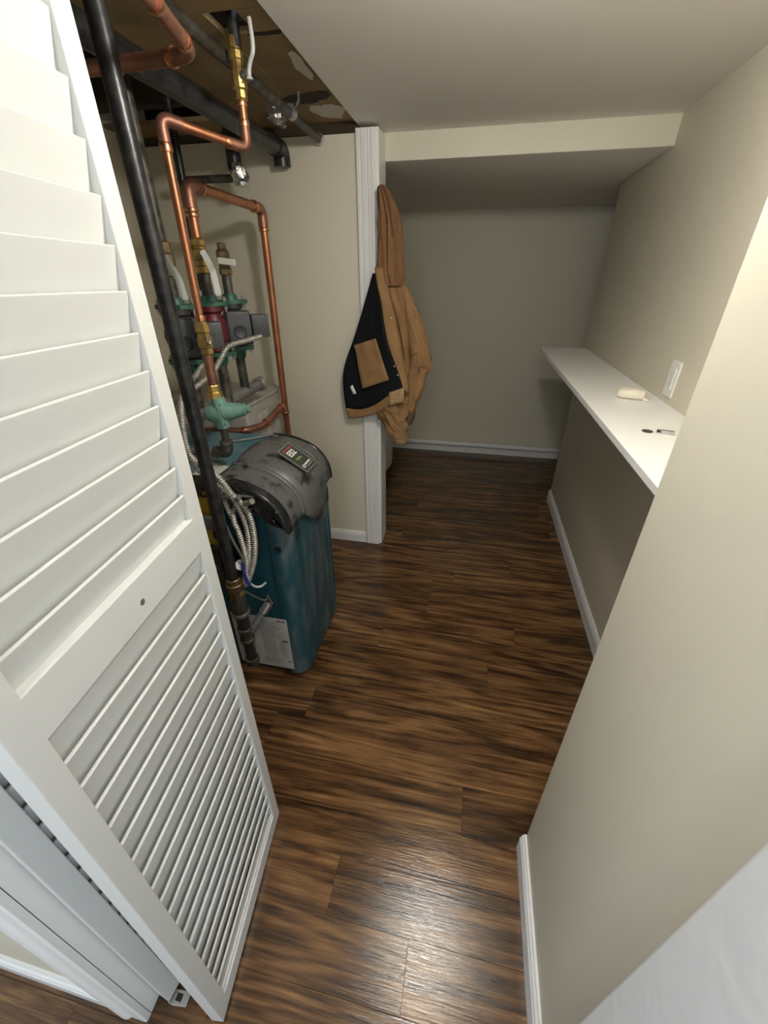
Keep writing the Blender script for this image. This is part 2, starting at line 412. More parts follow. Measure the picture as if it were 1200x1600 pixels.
for i, y in enumerate((0.95, 1.40, 1.86)):
    struct(B().box(XL, -0.52, y, y + 0.04, BOARD + 0.016, BOARD + 0.22).build('trim_%d' % (10 + i), 'joist'))
struct(B().box(XL, -0.5, 0.2, 2.3, BOARD + 0.22, BOARD + 0.24).build('ceiling_subfloor', 'joist'))
struct(B().box(XL, -0.45, 2.270, 2.300, 2.036, BOARD + 0.24).build('trim_21', 'joist'))
struct(B().box(XL, -0.548, YP + 0.005, YP + 0.12, 2.008, BOARD + 0.0).build('trim_20', 'joist'))

# ------------------------------------------------------------------ trims
def baseboard(name, a, b, n, h=0.086, t=0.013):
    """profile with an eased, stepped top; a->b along the wall, n points into the room"""
    a = Vector(a); b = Vector(b); n = Vector(n)
    prof = [(0, 0), (t, 0), (t, h * 0.72), (t * 0.78, h * 0.78), (t * 0.78, h * 0.88), (t * 0.45, h * 0.93), (t * 0.40, h), (0, h)]
    poly = [a + n * d + Vector((0, 0, z)) for d, z in prof]
    return struct(B().extrude(poly, b - a).build(name, 'white_trim', smooth=True, angle=25))
baseboard('baseboard_right', (XR, 0.63, 0), (XR, 2.972, 0), (-1, 0, 0))
baseboard('baseboard_near', (XN, 0.215, 0), (XN, YN, 0), (-1, 0, 0), h=0.088, t=0.015)
baseboard('baseboard_partition', (-1.59, YP, 0), (-0.56, YP, 0), (0, -1, 0), h=0.075)
baseboard('baseboard_front', (-1.55, 0.115, 0), (-0.66, 0.115, 0), (0, -1, 0), h=0.075, t=0.014)
baseboard('baseboard_back', (-0.95, YB, 0), (1.69, YB, 0), (0, -1, 0), h=0.072, t=0.014)
hp = tag(B().tube([(-0.95, YB - 0.034, 0.092), (1.69, YB - 0.034, 0.092)], 0.0235, 18).build('heating_pipe', 'white_trim', smooth=True),
         'white painted heating pipe running along the base of the back wall', 'pipe')

# fluted casing at the end of the partition
cas = struct(bpy.data.objects.new('trim_1', None)); COL.objects.link(cas)
cas['label'] = 'white fluted door casing at the end of the beige partition'; cas['category'] = 'casing'
prof = [(-0.556, 0), (-0.556, 0.014), (-0.552, 0.018), (-0.541, 0.018), (-0.538, 0.0155), (-0.535, 0.0155), (-0.532, 0.018), (-0.513, 0.018), (-0.510, 0.0150), (-0.507, 0.0150),
        (-0.504, 0.018), (-0.500, 0.018), (-0.498, 0.0155), (-0.4945, 0.0155), (-0.492, 0.018), (-0.480, 0.018), (-0.4765, 0.016), (-0.4765, 0)]
B().extrude([(x, YP - d, 0) for x, d in prof], (0, 0, 2.016)).build('casing_board', 'white_trim', cas, smooth=True, angle=20)
B().box(-0.478, -0.460, YP - 0.004, YP + 0.135, 0, 2.02).build('jamb_board', 'white_trim', cas, bevel=0.002)

# casing on the left of the doorway and rough white jamb on its right
c2 = struct(bpy.data.objects.new('trim_2', None)); COL.objects.link(c2)
prof = [(-0.588, 0), (-0.588, 0.012), (-0.592, 0.015), (-0.630, 0.015), (-0.634, 0.019), (-0.640, 0.021), (-0.649, 0.021), (-0.652, 0.018), (-0.652, 0)]
B().extrude([(x, 0.115 - d, 0) for x, d in prof], (0, 0, CEIL - 0.001)).build('casing_board', 'white_trim', c2, smooth=True, angle=20)
B().box(-0.605, -0.588, 0.112, 0.218, 0, CEIL - 0.001).build('jamb_board', 'white_trim', c2, bevel=0.002)
struct(B().box(0.268, XN - 0.0005, 0.085, 0.206, 0, CEIL - 0.001).build('trim_3', 'white_rough', bevel=0.003))

# ------------------------------------------------------------------ louvred bifold door
D_W, D_TH, D_ST = 0.4248, 0.028, 0.034
def door_leaf(parent, mtx, label, h_top=1.985, outer_slats=True, knob_hole=True):
    def w(b, name, material, par, **k):
        b.v = [mtx @ p for p in b.v]
        return b.build(name, material, par, **k)
    ss = [0, D_ST, D_W - D_ST, D_W]; hs = [0, 0.056, 1.0488, 1.1188, h_top - 0.06, h_top]
    vid = {}; vs = []; fs = []
    def vx(i, j, d):
        if (i, j, d) not in vid: vid[(i, j, d)] = len(vs); vs.append((ss[i], d * D_TH, hs[j]))
        return vid[(i, j, d)]
    full = lambda i, j: 0 <= i < 3 and 0 <= j < 5 and not (i == 1 and j in (1, 3))
    for i in range(3):
        for j in range(5):
            if not full(i, j): continue
            fs.append((vx(i, j, 0), vx(i + 1, j, 0), vx(i + 1, j + 1, 0), vx(i, j + 1, 0)))
            fs.append((vx(i, j, 1), vx(i, j + 1, 1), vx(i + 1, j + 1, 1), vx(i + 1, j, 1)))
            for di, dj, a, b_ in ((-1, 0, (i, j), (i, j + 1)), (1, 0, (i + 1, j), (i + 1, j + 1)), (0, -1, (i, j), (i + 1, j)), (0, 1, (i, j + 1), (i + 1, j + 1))):
                if not full(i + di, j + dj): fs.append((vx(*a, 0), vx(*b_, 0), vx(*b_, 1), vx(*a, 1)))
    leaf = w(B().raw(vs, fs), 'door_leaf', 'door', parent, bevel=0.0016)
    leaf['label'] = label
    if knob_hole:
        w(B().lathe((0.222, 0.0012, 1.078), (0, -1, 0), [(0, 0.0052), (0.0012, 0.0052), (0.0014, 0.0042)], 14), 'knob_hole', 'steel_grey', leaf, smooth=True)
    # slats: upper edge at the front, sloping down towards the back
    d0, d1, drop, th = 0.003, 0.0215, 0.086, 0.0050
    sl = math.hypot(d1 - d0, drop); nx, nz = drop / sl, (d1 - d0) / sl     # normal pointing back-up
    def slat(h, lo=0.03):
        zb = max(h - drop, lo); k = (h - zb) / drop; de = d0 + (d1 - d0) * k
        poly = [(D_ST - 0.003, d0, h), (D_ST - 0.003, de, zb), (D_ST - 0.003, de + th * nx, zb + th * nz), (D_ST - 0.003, d0 + th * nx, h + th * nz)]
        b = B().extrude(poly, (D_W - 2 * D_ST + 0.006, 0, 0))
        w(b, 'slat', 'door', leaf, bevel=0.0012)
    h = 0.9959
    while h > 0.115:
        slat(h); h -= 0.0514
    slat(h)
    slat(1.0480)
    h = 1.1188 + 0.048
    while h < h_top - 0.03:
        slat(h, 1.085); h += 0.0514
    return leaf

def door_matrix(x, y, z, yaw, roll, tilt):
    sd = Vector((math.sin(yaw), math.cos(yaw), 0)); n = Vector((-math.cos(yaw), math.sin(yaw), 0))
    up = (Vector((0, 0, 1)) + sd * roll + n * tilt).normalized()
    s2 = (sd - up * sd.dot(up)).normalized(); n2 = n - up * n.dot(up) - s2 * n.dot(s2); n2.normalize()
    m = Matrix((s2, n2, up)).transposed().to_4x4(); m.translation = Vector((x, y, z)); return m
door = bpy.data.objects.new('door_1', None); COL.objects.link(door)
door.location = (-0.46, 0.34, 0.0); WORLD[door.name] = Matrix.Translation((-0.46, 0.34, 0.0))
struct(door, 'white louvred bifold door folded open beside the boiler', 'door')
m1 = door_matrix(-0.4109, 0.1361, 0.012, -0.125, 0.0089, -0.0011)
door_leaf(door, m1, 'front louvred leaf facing the room')
# the second leaf, folded behind the first, hinged to it at the far edge and to the jamb at the near edge
m2 = door_matrix(-0.5535, 0.137, 0.014, 0.165, 0.0, 0.0)
door_leaf(door, m2, 'rear louvred leaf folded behind the front one', knob_hole=False)
hb = B()
for z in (0.25, 1.0, 1.75): hb.tube([(-0.4735, 0.5635, z), (-0.4735, 0.5635, z + 0.06)], 0.006, 10)
hb.split('hinge', 'chrome', door, smooth=True)
br = tag(B().extrude([(-0.560, 0.160, 0), (-0.515, 0.163, 0), (-0.513, 0.139, 0), (-0.545, 0.135, 0), (-0.560, 0.137, 0)], (0, 0, 0.0035)).build('pivot_bracket', 'chrome', bevel=0.0008),
         'small metal floor pivot bracket under the folded louvred door', 'bracket')
B().box(-0.545, -0.530, 0.143, 0.156, 0.0034, 0.0042).build('socket', 'dark', br)

# ------------------------------------------------------------------ shelf and what lies on it
sh = tag(B().box(0.413, XR, YN + 0.005, 2.905, 1.089, 1.11).build('wall_shelf', 'shelf', bevel=0.002), 'long white laminate shelf board fixed to the right wall', 'shelf')
out = thing('power_outlet', (XR, 1.612, 1.19), 'white wall outlet cover plate just above the shelf', 'outlet')
B().box(XR - 0.006, XR, 1.577, 1.647, 1.133, 1.25).build('cover_plate', 'plastic', out, bevel=0.0022)
rp = B().box(XR - 0.0085, XR - 0.004, 1.595, 1.629, 1.158, 1.226).build('receptacle', 'plastic', out, bevel=0.001)
for z in (1.175, 1.209):
    B().box(XR - 0.0090, XR - 0.0083, 1.6035, 1.6055, z - 0.002, z + 0.006).build('slot', 'print_grey', rp)
    B().box(XR - 0.0090, XR - 0.0083, 1.6175, 1.6195, z - 0.002, z + 0.006).build('slot', 'print_grey', rp)
    B().lathe((XR - 0.0083, 1.6118, z - 0.007), (-1, 0, 0), [(0, 0.0024), (0.0007, 0.0024)], 10).build('ground_hole', 'print_grey', rp)
B().lathe((XR - 0.0083, 1.612, 1.192), (-1, 0, 0), [(0, 0.003), (0.001, 0.003), (0.0014, 0.002)], 10).build('screw', 'chrome', out)
# cream wrapped packet
pk = thing('wrapped_packet', (0.585, 1.66, 1.11), 'crumpled cream wrapped packet on the white shelf', 'packet')
rows = []; L, Wd, Hh = 0.084, 0.074, 0.034
ax = Vector((0.93, -0.36, 0)).normalized(); ay = Vector((0.36, 0.93, 0)).normalized()
rnd = random.Random(4)
for i in range(9):
    t = i / 8; s = (t - 0.5) * L; e = 1 - 0.28 * abs(2 * t - 1) ** 3; row = []
    for k in range(16):
        a = 2 * PI * k / 16; c, s_ = math.cos(a), math.sin(a)
        yy = math.copysign(abs(c) ** 0.45, c) * Wd / 2 * e; zz = (math.copysign(abs(s_) ** 0.5, s_) * 0.5 + 0.5) * Hh * (0.75 + 0.25 * e) + (rnd.uniform(-0.0040, 0.0034) if s_ > 0.1 else 0)
        row.append(Vector((0.585, 1.66, 1.1103)) + ax * s + ay * yy + Vector((0, 0, zz)))
    rows.append(row)
B().rings(rows).build('wrapper', 'cream', pk, smooth=True, angle=55)
B().raw([Vector((0.585, 1.66, 1.1105)) + ax * a + ay * b_ + Vector((0, 0, z)) for a, b_, z in
         ((0.040, -0.032, 0.0), (0.066, -0.030, 0.001), (0.066, 0.004, 0.001), (0.040, 0.020, 0.0), (0.040, -0.030, 0.013), (0.050, -0.028, 0.009), (0.050, 0.004, 0.009), (0.040, 0.018, 0.013))],
        [(0, 3, 2, 1), (4, 5, 6, 7), (0, 1, 5, 4), (1, 2, 6, 5), (2, 3, 7, 6), (3, 0, 4, 7)]).build('end_fold', 'cream', pk, bevel=0.001)
tag(B().lathe((0.516, 1.262, 1.1100), (0, 0, 1), [(0, 0.0145), (0.0018, 0.0145), (0.0022, 0.0138)], 24).build('coin', 'iron', smooth=True),
    'small dark round coin lying on the white shelf', 'coin')
lt = thing('door_latch', (0.552, 1.252, 1.11), 'small silver latch piece beside the dark coin on the shelf', 'hardware')
ax = Vector((0.93, -0.36, 0)).normalized(); ay = Vector((0.36, 0.93, 0)).normalized(); az = Vector((0, 0, 1))
B().obox((0.5645, 1.250, 1.1148), ax, ay, az, 0.016, 0.0075, 0.0045).build('body', 'chrome', lt, bevel=0.0012)
B().tube([Vector((0.5485, 1.2562, 1.1148)), Vector((0.539, 1.260, 1.1148))], 0.0042, 12).build('bolt', 'iron', lt, smooth=True)
B().obox((0.5655, 1.2435, 1.1108), ax, ay, az, 0.017, 0.0035, 0.0007).build('plate', 'chrome', lt)

# ------------------------------------------------------------------ boiler
BX, BY0, BY1 = -0.562, 1.065, 1.525
boiler = thing('boiler', (-0.9, 1.29, 0), 'dusty teal boiler with a curved black hood by the louvred door', 'boiler')
def arc(off=0.0, n=18, x_back=-0.80, a=0.238, b=0.170, z_c=0.745, ex=2.35, t0=0.0, t1=1.0):
    pts = []
    for i in range(n + 1):
        th = PI / 2 * (1 - (t0 + (t1 - t0) * i / n))
        c, s = math.cos(th), math.sin(th)
        pts.append((x_back + (a + off) * abs(c) ** (2 / ex), z_c + (b + off) * abs(s) ** (2 / ex)))
    return pts
A = arc(-0.004)
# side and back casing
body = [(-1.22, 0.03), (-0.632, 0.03), (-0.632, 0.80)] + [(x, z) for x, z in reversed(A) if x < -0.64] + [(-1.22, A[0][1])]
B().extrude([(x, BY0 + 0.002, z) for x, z in body], (0, BY1 - BY0 - 0.004, 0)).build('side_casing', 'teal', boiler, bevel=0.002)
B().box(-1.215, -0.81, BY0 + 0.004, BY1 - 0.004, 0.9105, 0.9175).build('top_panel', 'teal_top', boiler, bevel=0.002)
B().box(-1.19, -0.60, BY0 + 0.02, BY1 - 0.02, 0.0, 0.03).build('base', 'dark', boiler)
# wrap-around front panel with rounded upright corners
def front_plan(off=0.0, rad=0.062):
    pts = [(-0.633, BY0 - off)]
    cx, cy = BX - rad, BY0 + rad
    for i in range(8):
        a = -PI / 2 + PI / 2 * i / 7; pts.append((cx + (rad + off) * math.cos(a), cy + (rad + off) * math.sin(a)))
    cy = BY1 - 0.045; cx = BX - 0.045
    for i in range(6):
        a = PI / 2 * i / 5; pts.append((cx + (0.045 + off) * math.cos(a), cy + (0.045 + off) * math.sin(a)))
    pts += [(-0.633, BY1 + off), (-0.633, BY1 - 0.01), (-0.633, BY0 + 0.01)]
    return pts
fp = B().extrude([(x, y, 0.012) for x, y in front_plan()], (0, 0, 0.763)).build('front_panel', 'teal_dusty', boiler, smooth=True, angle=30)
for z0, ys, cnt in ((0.722, (1.128, 1.172), 5), (0.655, (1.335, 1.410), 3), (0.705, (1.452, 1.492), 5)):
    for i in range(cnt):
        z = z0 - 0.0125 * i
        B().box(BX - 0.010, BX + 0.0014, ys[0], ys[1], z, z + 0.0058).build('vent_slot', 'dark', fp)
        B().box(BX - 0.010, BX + 0.0022, ys[0], ys[1], z - 0.0018, z).build('vent_lip', 'teal_dusty', fp)
pf = B()
for i in range(10):
    for j in range(7):
        y = 1.135 + j * 0.0085; z = 0.10 + i * 0.011
        pf.lathe((BX, y, z), (1, 0, 0), [(0, 0.0026), (0.0006, 0.0026)], 6)
pv = pf.build('perforated_vent', 'dark', fp); pv['kind'] = 'stuff'
B().box(-0.6352, -0.6328, BY0 - 0.0002, BY0 + 0.01, 0.03, 0.79).build('seam', 'dark', boiler)
B().box(BX - 0.001, BX + 0.0012, 1.452, 1.4545, 0.02, 0.69).build('panel_fold', 'teal_top', fp)
B().lathe((-0.606, BY0 + 0.003, 0.668), (0, -1, 0), [(0, 0.0135), (0.004, 0.0135), (0.0045, 0.010), (0.0015, 0.009)], 18).build('key_hole', 'dark', fp, smooth=True)

# hood: a curved shell in three bands over the front edge
def hood_band(y0, y1, off, t1, name, material, ny=6, edge=0.006, crown=0.0, tongue=0.0, par=boiler):
    rings = []; n = 26
    ysamp = [y0 + (y1 - y0) * (0.5 - 0.5 * math.cos(PI * i / ny)) for i in range(ny + 1)]
    rows = []
    for i, y in enumerate(ysamp):
        u = abs(2 * (y - y0) / (y1 - y0) - 1)
        o = off + crown * (1 - u ** 3) - edge * u ** 8
        tt = t1
        P = arc(o, n, t1=min(tt, 1.0))
        if t1 > 1.0:
            x, z = P[-1]; dz = (t1 - 1.0) * (1 - (0.9 * u ** 2.2 if tongue else 0.0)); P = P + [(x, z - dz * 0.5), (x - 0.002, z - dz)]
        rows.append([Vector((x, y, z)) for x, z in P])
    return B().grid(rows).build(name, material, par, smooth=True, solid=0.006, angle=60)
hood = hood_band(BY0 + 0.010, 1.190, 0.006, 1.0, 'hood', 'hood', edge=0.0)
hood_band(1.190, 1.206, 0.013, 1.0, 'hood_ridge', 'hood', ny=6, edge=0.007, par=hood)
hood_band(1.214, 1.455, 0.009, 1.080, 'hood_panel', 'hood', ny=14, edge=0.010, crown=0.012, tongue=1.0, par=hood)
hood_band(1.206, 1.214, 0.001, 1.0, 'hood_groove', 'dark', ny=2, edge=0.0, par=hood)
hood_band(1.455, BY1 + 0.004, 0.006, 1.0, 'hood_band', 'hood', edge=0.003, par=hood)
hood_band(BY1 - 0.008, BY1 + 0.006, 0.010, 1.0, 'hood_rim', 'hood_gloss', edge=0.004, par=hood)
# lens-shaped side cap
up = [p for p in arc(0.015, 26) if p[0] > -0.742]
low = [(-0.742, up[0][1] - 0.012), (-0.735, 0.905), (-0.715, 0.872), (-0.690, 0.842), (-0.660, 0.815), (-0.630, 0.788), (-0.600, 0.773), (-0.575, 0.767), (-0.552, 0.770)]
cap = up + list(reversed(low))
cx = sum(p[0] for p in cap) / len(cap); cz = sum(p[1] for p in cap) / len(cap)
rings = []
for y, s in ((BY0 + 0.02, 1.0), (BY0 - 0.006, 1.0), (BY0 - 0.012, 0.97), (BY0 - 0.016, 0.90), (BY0 - 0.0175, 0.78), (BY0 - 0.0175, 0.4)):
    rings.append([(cx + (x - cx) * s, y, cz + (z - cz) * s) for x, z in cap])
B().rings(rings).build('hood_side_cap', 'hood_gloss', hood, smooth=True, angle=50)
for x, z in ((-0.668, 0.836), (-0.592, 0.800), (-0.578, 0.835)):
    B().lathe((x, BY0 - 0.015, z), (0, -1, 0), [(0, 0.0042), (0.003, 0.0036), (0.0036, 0.001)], 10).build('screw', 'chrome', hood, smooth=True)
# badge on the hood
bo_ = Vector((-0.612, 1.332, 0.9085)); bx = Vector((0.0, 1, 0)); bn = Vector((0.52, 0, 0.80)).normalized()
bd = bn.cross(bx); bd = bd if bd.z < 0 else -bd      # downhill direction (towards the front)
bdg = B().obox(bo_, bx, bd, bn, 0.051, 0.067, 0.002).build('badge', 'badge', hood, bevel=0.001)
fr = B()
for sx, sy, hx, hy in ((0, -1, 0.051, 0.0012), (0, 1, 0.051, 0.0012), (-1, 0, 0.0012, 0.067), (1, 0, 0.0012, 0.067)):
    fr.obox(bo_ + bx * (sx * 0.0485) + bd * (sy * 0.0645) + bn * 0.002, bx, bd, bn, hx, hy, 0.0008)
fr.split('badge_border', 'badge_frame', bdg)
tx = bo_ + bn * 0.0024
text_mesh('lettering', 'ES2', 0.036, tx - bd * 0.026, bx, -bd, 'print_white', bdg, bold=0.0008)
rd = B()
for i in range(6): rd.obox(tx - bd * 0.050 + bx * (-0.030 + i * 0.0125), bx, bd, bn, 0.0046, 0.004, 0.0005)
rd.split('red_line', 'print_red', bdg)
gd = B()
for i in range(4): gd.obox(tx + bd * (0.003 + 0.005 * (i % 2)) + bx * (-0.015 + i * 0.010), bx, bd, bn, 0.005, 0.0022, 0.0005)
gd.split('green_line', 'print_green', bdg)
wd = B()
wd.obox(tx + bd * 0.041 - bx * 0.028, bx, bd, bn, 0.0065, 0.0065, 0.0005)
for i in range(5): wd.obox(tx + bd * 0.038 + bx * (-0.013 + i * 0.011), bx, bd, bn, 0.0042, 0.0032, 0.0005)
wd.split('white_line', 'print_white', bdg)
B().obox(tx + bd * 0.041 - bx * 0.028 + bn * 0.0003, bx, bd, bn, 0.0028, 0.0040, 0.0005).build('logo_mark', 'badge', bdg)
rd = B()
for i in range(5): rd.obox(tx + bd * 0.049 + bx * (-0.009 + i * 0.010), bx, bd, bn, 0.0036, 0.0014, 0.0005)
rd.split('grey_line', 'print_palegrey', bdg)

# labels on the boiler side (facing -Y)
Ys = BY0 - 0.0006
lab = B().box(-0.86, -0.618, Ys - 0.0012, Ys, 0.040, 0.328).build('instruction_label', 'paper', boiler); lab['label'] = 'white instruction label with grey text and red bars'
rnd = random.Random(12); tl = B(); Yt = Ys - 0.0013
z = 0.305
while z > 0.06:
    for x0, x1 in ((-0.745, -0.628), (-0.85, -0.765)):
        if 0.105 < z < 0.215 and x0 > -0.75: x0 = -0.668
        w = (x1 - x0) * rnd.uniform(0.55, 0.98)
        tl.box(x0, x0 + w, Yt - 0.0003, Yt, z, z + 0.0027)
    z -= 0.0068
tl.build('text_lines', 'print_grey', lab)['kind'] = 'stuff'
B().box(-0.74, -0.678, Yt - 0.0004, Yt, 0.108, 0.222).build('diagram', 'print_palegrey', lab)
rb = B(); rb.box(-0.660, -0.645, Yt - 0.0005, Yt, 0.312, 0.319); rb.box(-0.641, -0.626, Yt - 0.0005, Yt, 0.312, 0.319); rb.box(-0.652, -0.626, Yt - 0.0005, Yt, 0.200, 0.207)
rb.split('red_bar', 'print_dkred', lab)
B().box(-0.640, -0.624, Yt - 0.0005, Yt, 0.083, 0.088).build('red_bar', 'print_dkred', lab)
yl = B().box(-1.02, -0.800, Ys - 0.0012, Ys, 0.60, 0.905).build('energy_label', 'yellow', boiler); yl['label'] = 'yellow energy label with black lettering'
text_mesh('lettering', 'GUIDE', 0.042, (-0.868, Ys - 0.0018, 0.868), (1, 0, 0), (0, 0, 1), 'print_black', yl, bold=0.0012)
tb = B().raw([(-0.895, 1.205, 0.9179), (-0.90, 1.09, 0.9179), (-0.800, 1.098, 0.9179), (-0.775, 1.178, 0.9179)], [(0, 1, 2, 3)]).build('top_label', 'paper', boiler, solid=0.0008)
B().raw([(-0.865, 1.15, 0.9186), (-0.86, 1.142, 0.9186), (-0.835, 1.166, 0.9186), (-0.838, 1.174, 0.9186)], [(0, 1, 2, 3)]).build('fold_mark', 'print_palegrey', tb)
B().box(-0.735, -0.665, BY0 - 0.020, BY0 + 0.002, 0.655, 0.795).build('junction_box', 'dark', boiler, bevel=0.003)
B().lathe((-0.676, BY0 - 0.0195, 0.662), (0, -1, 0), [(0, 0.004), (0.002, 0.003)], 10).build('screw', 'chrome', boiler)
B().lathe((-0.678, BY0 + 0.0021, 0.405), (0, -1, 0), [(0, 0.021), (0.001, 0.021)], 20).build('gas_inlet_hole', 'dark', boiler)
B().tube(spline([(-0.79, 1.512, 0.927), (-0.86, 1.45, 0.924), (-0.93, 1.40, 0.924)]), 0.005, 8).build('sensor_rod', 'steel_grey', boiler, smooth=True)
B().lathe((-0.775, 1.50, 0.921), (0, 0, 1), [(0, 0.010), (0.006, 0.010), (0.007, 0.005)], 12).build('stud_nut', 'galv', boiler, smooth=True)

# side connections half hidden behind the gas pipe
for i, (z, m_, lb) in enumerate(((0.925, 'iron', 'dark iron return pipe at the left of the boiler side'), (0.775, 'steel_grey', 'grey steel pipe crossing the yellow label'))):
    tag(B().tube([(-1.15, 1.012, z + 0.012), (-0.775, 1.03, z)], 0.026 if i == 0 else 0.024, 16).build('return_pipe', m_, smooth=True), lb, 'pipe')
ig = thing('aquastat_control', (-0.83, 1.05, 0.60), 'dark iron control fittings behind the black gas pipe', 'boiler control')
B().box(-0.93, -0.795, 1.005, 1.062, 0.52, 0.66).build('housing', 'iron', ig, bevel=0.006)
B().lathe((-0.835, 1.006, 0.60), (0, -1, 0), [(0, 0.022), (0.02, 0.022), (0.024, 0.014), (0.03, 0.014)], 8).build('plug', 'galv', ig, smooth=True)
B().tube(spline([(-0.80, 1.03, 0.66), (-0.79, 1.02, 0.70), (-0.815, 1.03, 0.73), (-0.80, 1.04, 0.76)]), 0.006, 8).build('wire', 'iron', ig, smooth=True)
gg = thing('pressure_gauge', (-0.748, 1.03, 0.63), 'small round white dial gauge beside the conduit bundle', 'gauge')
gc = Vector((-0.733, 1.020, 0.626)); gn = Vector((0.62, -0.72, 0.30)).normalized()
B().lathe(gc, gn, [(0, 0.014), (0.002, 0.022), (0.022, 0.023), (0.024, 0.0215), (0.0235, 0.020)], 28).build('case', 'steel_black', gg, smooth=True)
fc = B().lathe(gc, gn, [(0.0236, 0.0198), (0.0240, 0.0198)], 28).build('dial', 'print_white', gg)
sd_ = gn.cross(Vector((0, 0, 1))).normalized(); su = sd_.cross(gn)
B().obox(gc + gn * 0.0244 + (sd_ * 0.5 + su * 0.7) * 0.008, (sd_ * 0.5 + su * 0.7), gn.cross(sd_ * 0.5 + su * 0.7), gn, 0.008, 0.0009, 0.0004).build('needle', 'print_black', fc)
B().tube([gc, gc + Vector((-0.02, 0.015, -0.005))], 0.008, 10).build('stem', 'brass_old', gg)

# ------------------------------------------------------------------ black gas pipe
GX, GY = -0.750, 0.985
gas = thing('gas_pipe', (GX, GY, 0.14), 'tall black steel gas pipe running from ceiling to floor before the boiler', 'pipe')
B().tube([(GX + 0.004, GY, 2.28), (GX, GY, 0.575)], 0.0195, 20).build('riser', 'steel_black', gas, smooth=True)
un = B(); un.lathe((GX, GY, 0.585), (0, 0, -1), [(0, 0.021), (0.003, 0.026), (0.022, 0.026), (0.025, 0.031), (0.055, 0.031), (0.058, 0.026), (0.085, 0.026), (0.088, 0.023)], 16)
un.build('union', 'brass_old', gas, smooth=True, angle=30)
va = B(); va.lathe((GX, GY, 0.50), (0, 0, -1), [(0, 0.023), (0.02, 0.030), (0.075, 0.030), (0.085, 0.026)], 18)
va.lathe((GX + 0.02, GY - 0.012, 0.538), (0.85, -0.5, 0), [(0, 0.012), (0.022, 0.012), (0.024, 0.009), (0.034, 0.009), (0.036, 0.006)], 12)
va.build('gas_valve', 'iron', gas, smooth=True, angle=30)
nb = B(); nb.lathe((GX + 0.026, GY - 0.016, 0.540), (0.85, -0.5, -0.1), [(0, 0.008), (0.012, 0.008), (0.013, 0.011), (0.026, 0.011), (0.028, 0.006)], 8)
nb.build('valve_nut', 'brass', gas, smooth=True, angle=30)
B().lathe((GX, GY, 0.432), (0, 0, -1), [(0, 0.026), (0.004, 0.032), (0.016, 0.032), (0.020, 0.026)], 18).build('collar', 'steel_grey', gas, smooth=True)
B().tube([(GX, GY, 0.425), (GX, GY, 0.30)], 0.0225, 16).build('nipple', 'steel_black', gas, smooth=True)
te = B(); te.lathe((GX, GY, 0.345), (0, 0, -1), [(0, 0.024), (0.002, 0.028), (0.014, 0.028), (0.016, 0.025), (0.055, 0.025), (0.057, 0.028), (0.068, 0.028), (0.07, 0.024)], 18)
te.build('tee', 'iron', gas, smooth=True, angle=30)
B().tube([(GX, GY, 0.28), (GX, GY, 0.165)], 0.0205, 16).build('drip_leg', 'steel_black', gas, smooth=True)
B().lathe((GX, GY, 0.178), (0, 0, -1), [(0, 0.021), (0.002, 0.027), (0.028, 0.027), (0.034, 0.02), (0.036, 0.001)], 18).build('cap', 'iron', gas, smooth=True)
b0 = Vector((GX + 0.016, GY + 0.012, 0.318)); b1 = Vector((-0.677, 1.064, 0.412))
B().tube([b0, b1], 0.0135, 16).build('branch_pipe', 'steel_grey', gas, smooth=True)
dv = (b1 - b0).normalized()
B().tube([b1 - dv * 0.045, b1 - dv * 0.004], 0.0175, 16).build('coupling', 'galv', gas, smooth=True)
B().tube([b0, b0 + dv * 0.028], 0.0178, 16).build('elbow', 'steel_grey', gas, smooth=True)

# ------------------------------------------------------------------ flexible conduits and wires
def conduit(pts, r, label, group='flexible metal conduits'):
    P = resample(spline(pts, 10), 0.0021)
    rad = [r * 1.12 * (0.62, 0.97, 1.05, 0.97)[i % 4] for i in range(len(P))]
    o = B().tube(P, rad, 9).build('flexible_conduit', 'conduit', smooth=True, angle=60)
    return tag(o, label, 'conduit', group)
conduit([(-0.790, 1.53, 1.306), (-0.828, 1.48, 1.296), (-0.88, 1.44, 1.28), (-0.895, 1.40, 1.245), (-0.905, 1.34, 1.202), (-0.930, 1.25, 1.166), (-0.938, 1.19, 1.140), (-0.914, 1.11, 1.093), (-0.865, 1.05, 1.042), (-0.815, 1.035, 0.995), (-0.755, 1.032, 0.957),
         (-0.715, 1.032, 0.895), (-0.675, 1.030, 0.847), (-0.663, 1.03, 0.775), (-0.672, 1.025, 0.668), (-0.702, 1.015, 0.576), (-0.722, 1.01, 0.535)], 0.0088, 'outermost flexible conduit, looping from the far pump down the boiler side')
conduit([(-0.895, 1.30, 1.285), (-0.901, 1.30, 1.251), (-0.912, 1.27, 1.218), (-0.918, 1.22, 1.190), (-0.910, 1.16, 1.159), (-0.880, 1.095, 1.105), (-0.846, 1.045, 1.034), (-0.808, 1.03, 0.969), (-0.746, 1.03, 0.920), (-0.706, 1.03, 0.865), (-0.684, 1.028, 0.775),
         (-0.690, 1.018, 0.669), (-0.715, 1.01, 0.579), (-0.735, 1.012, 0.53)], 0.0085, 'second flexible conduit, just inside the outermost one on the boiler side')
conduit([(-0.800, 1.045, 0.975), (-0.782, 1.045, 0.940), (-0.757, 1.042, 0.890), (-0.745, 1.035, 0.845), (-0.722, 1.035, 0.753), (-0.706, 1.035, 0.646), (-0.712, 1.025, 0.573), (-0.735, 1.018, 0.52)], 0.0080, 'innermost flexible conduit, next to the black gas pipe')
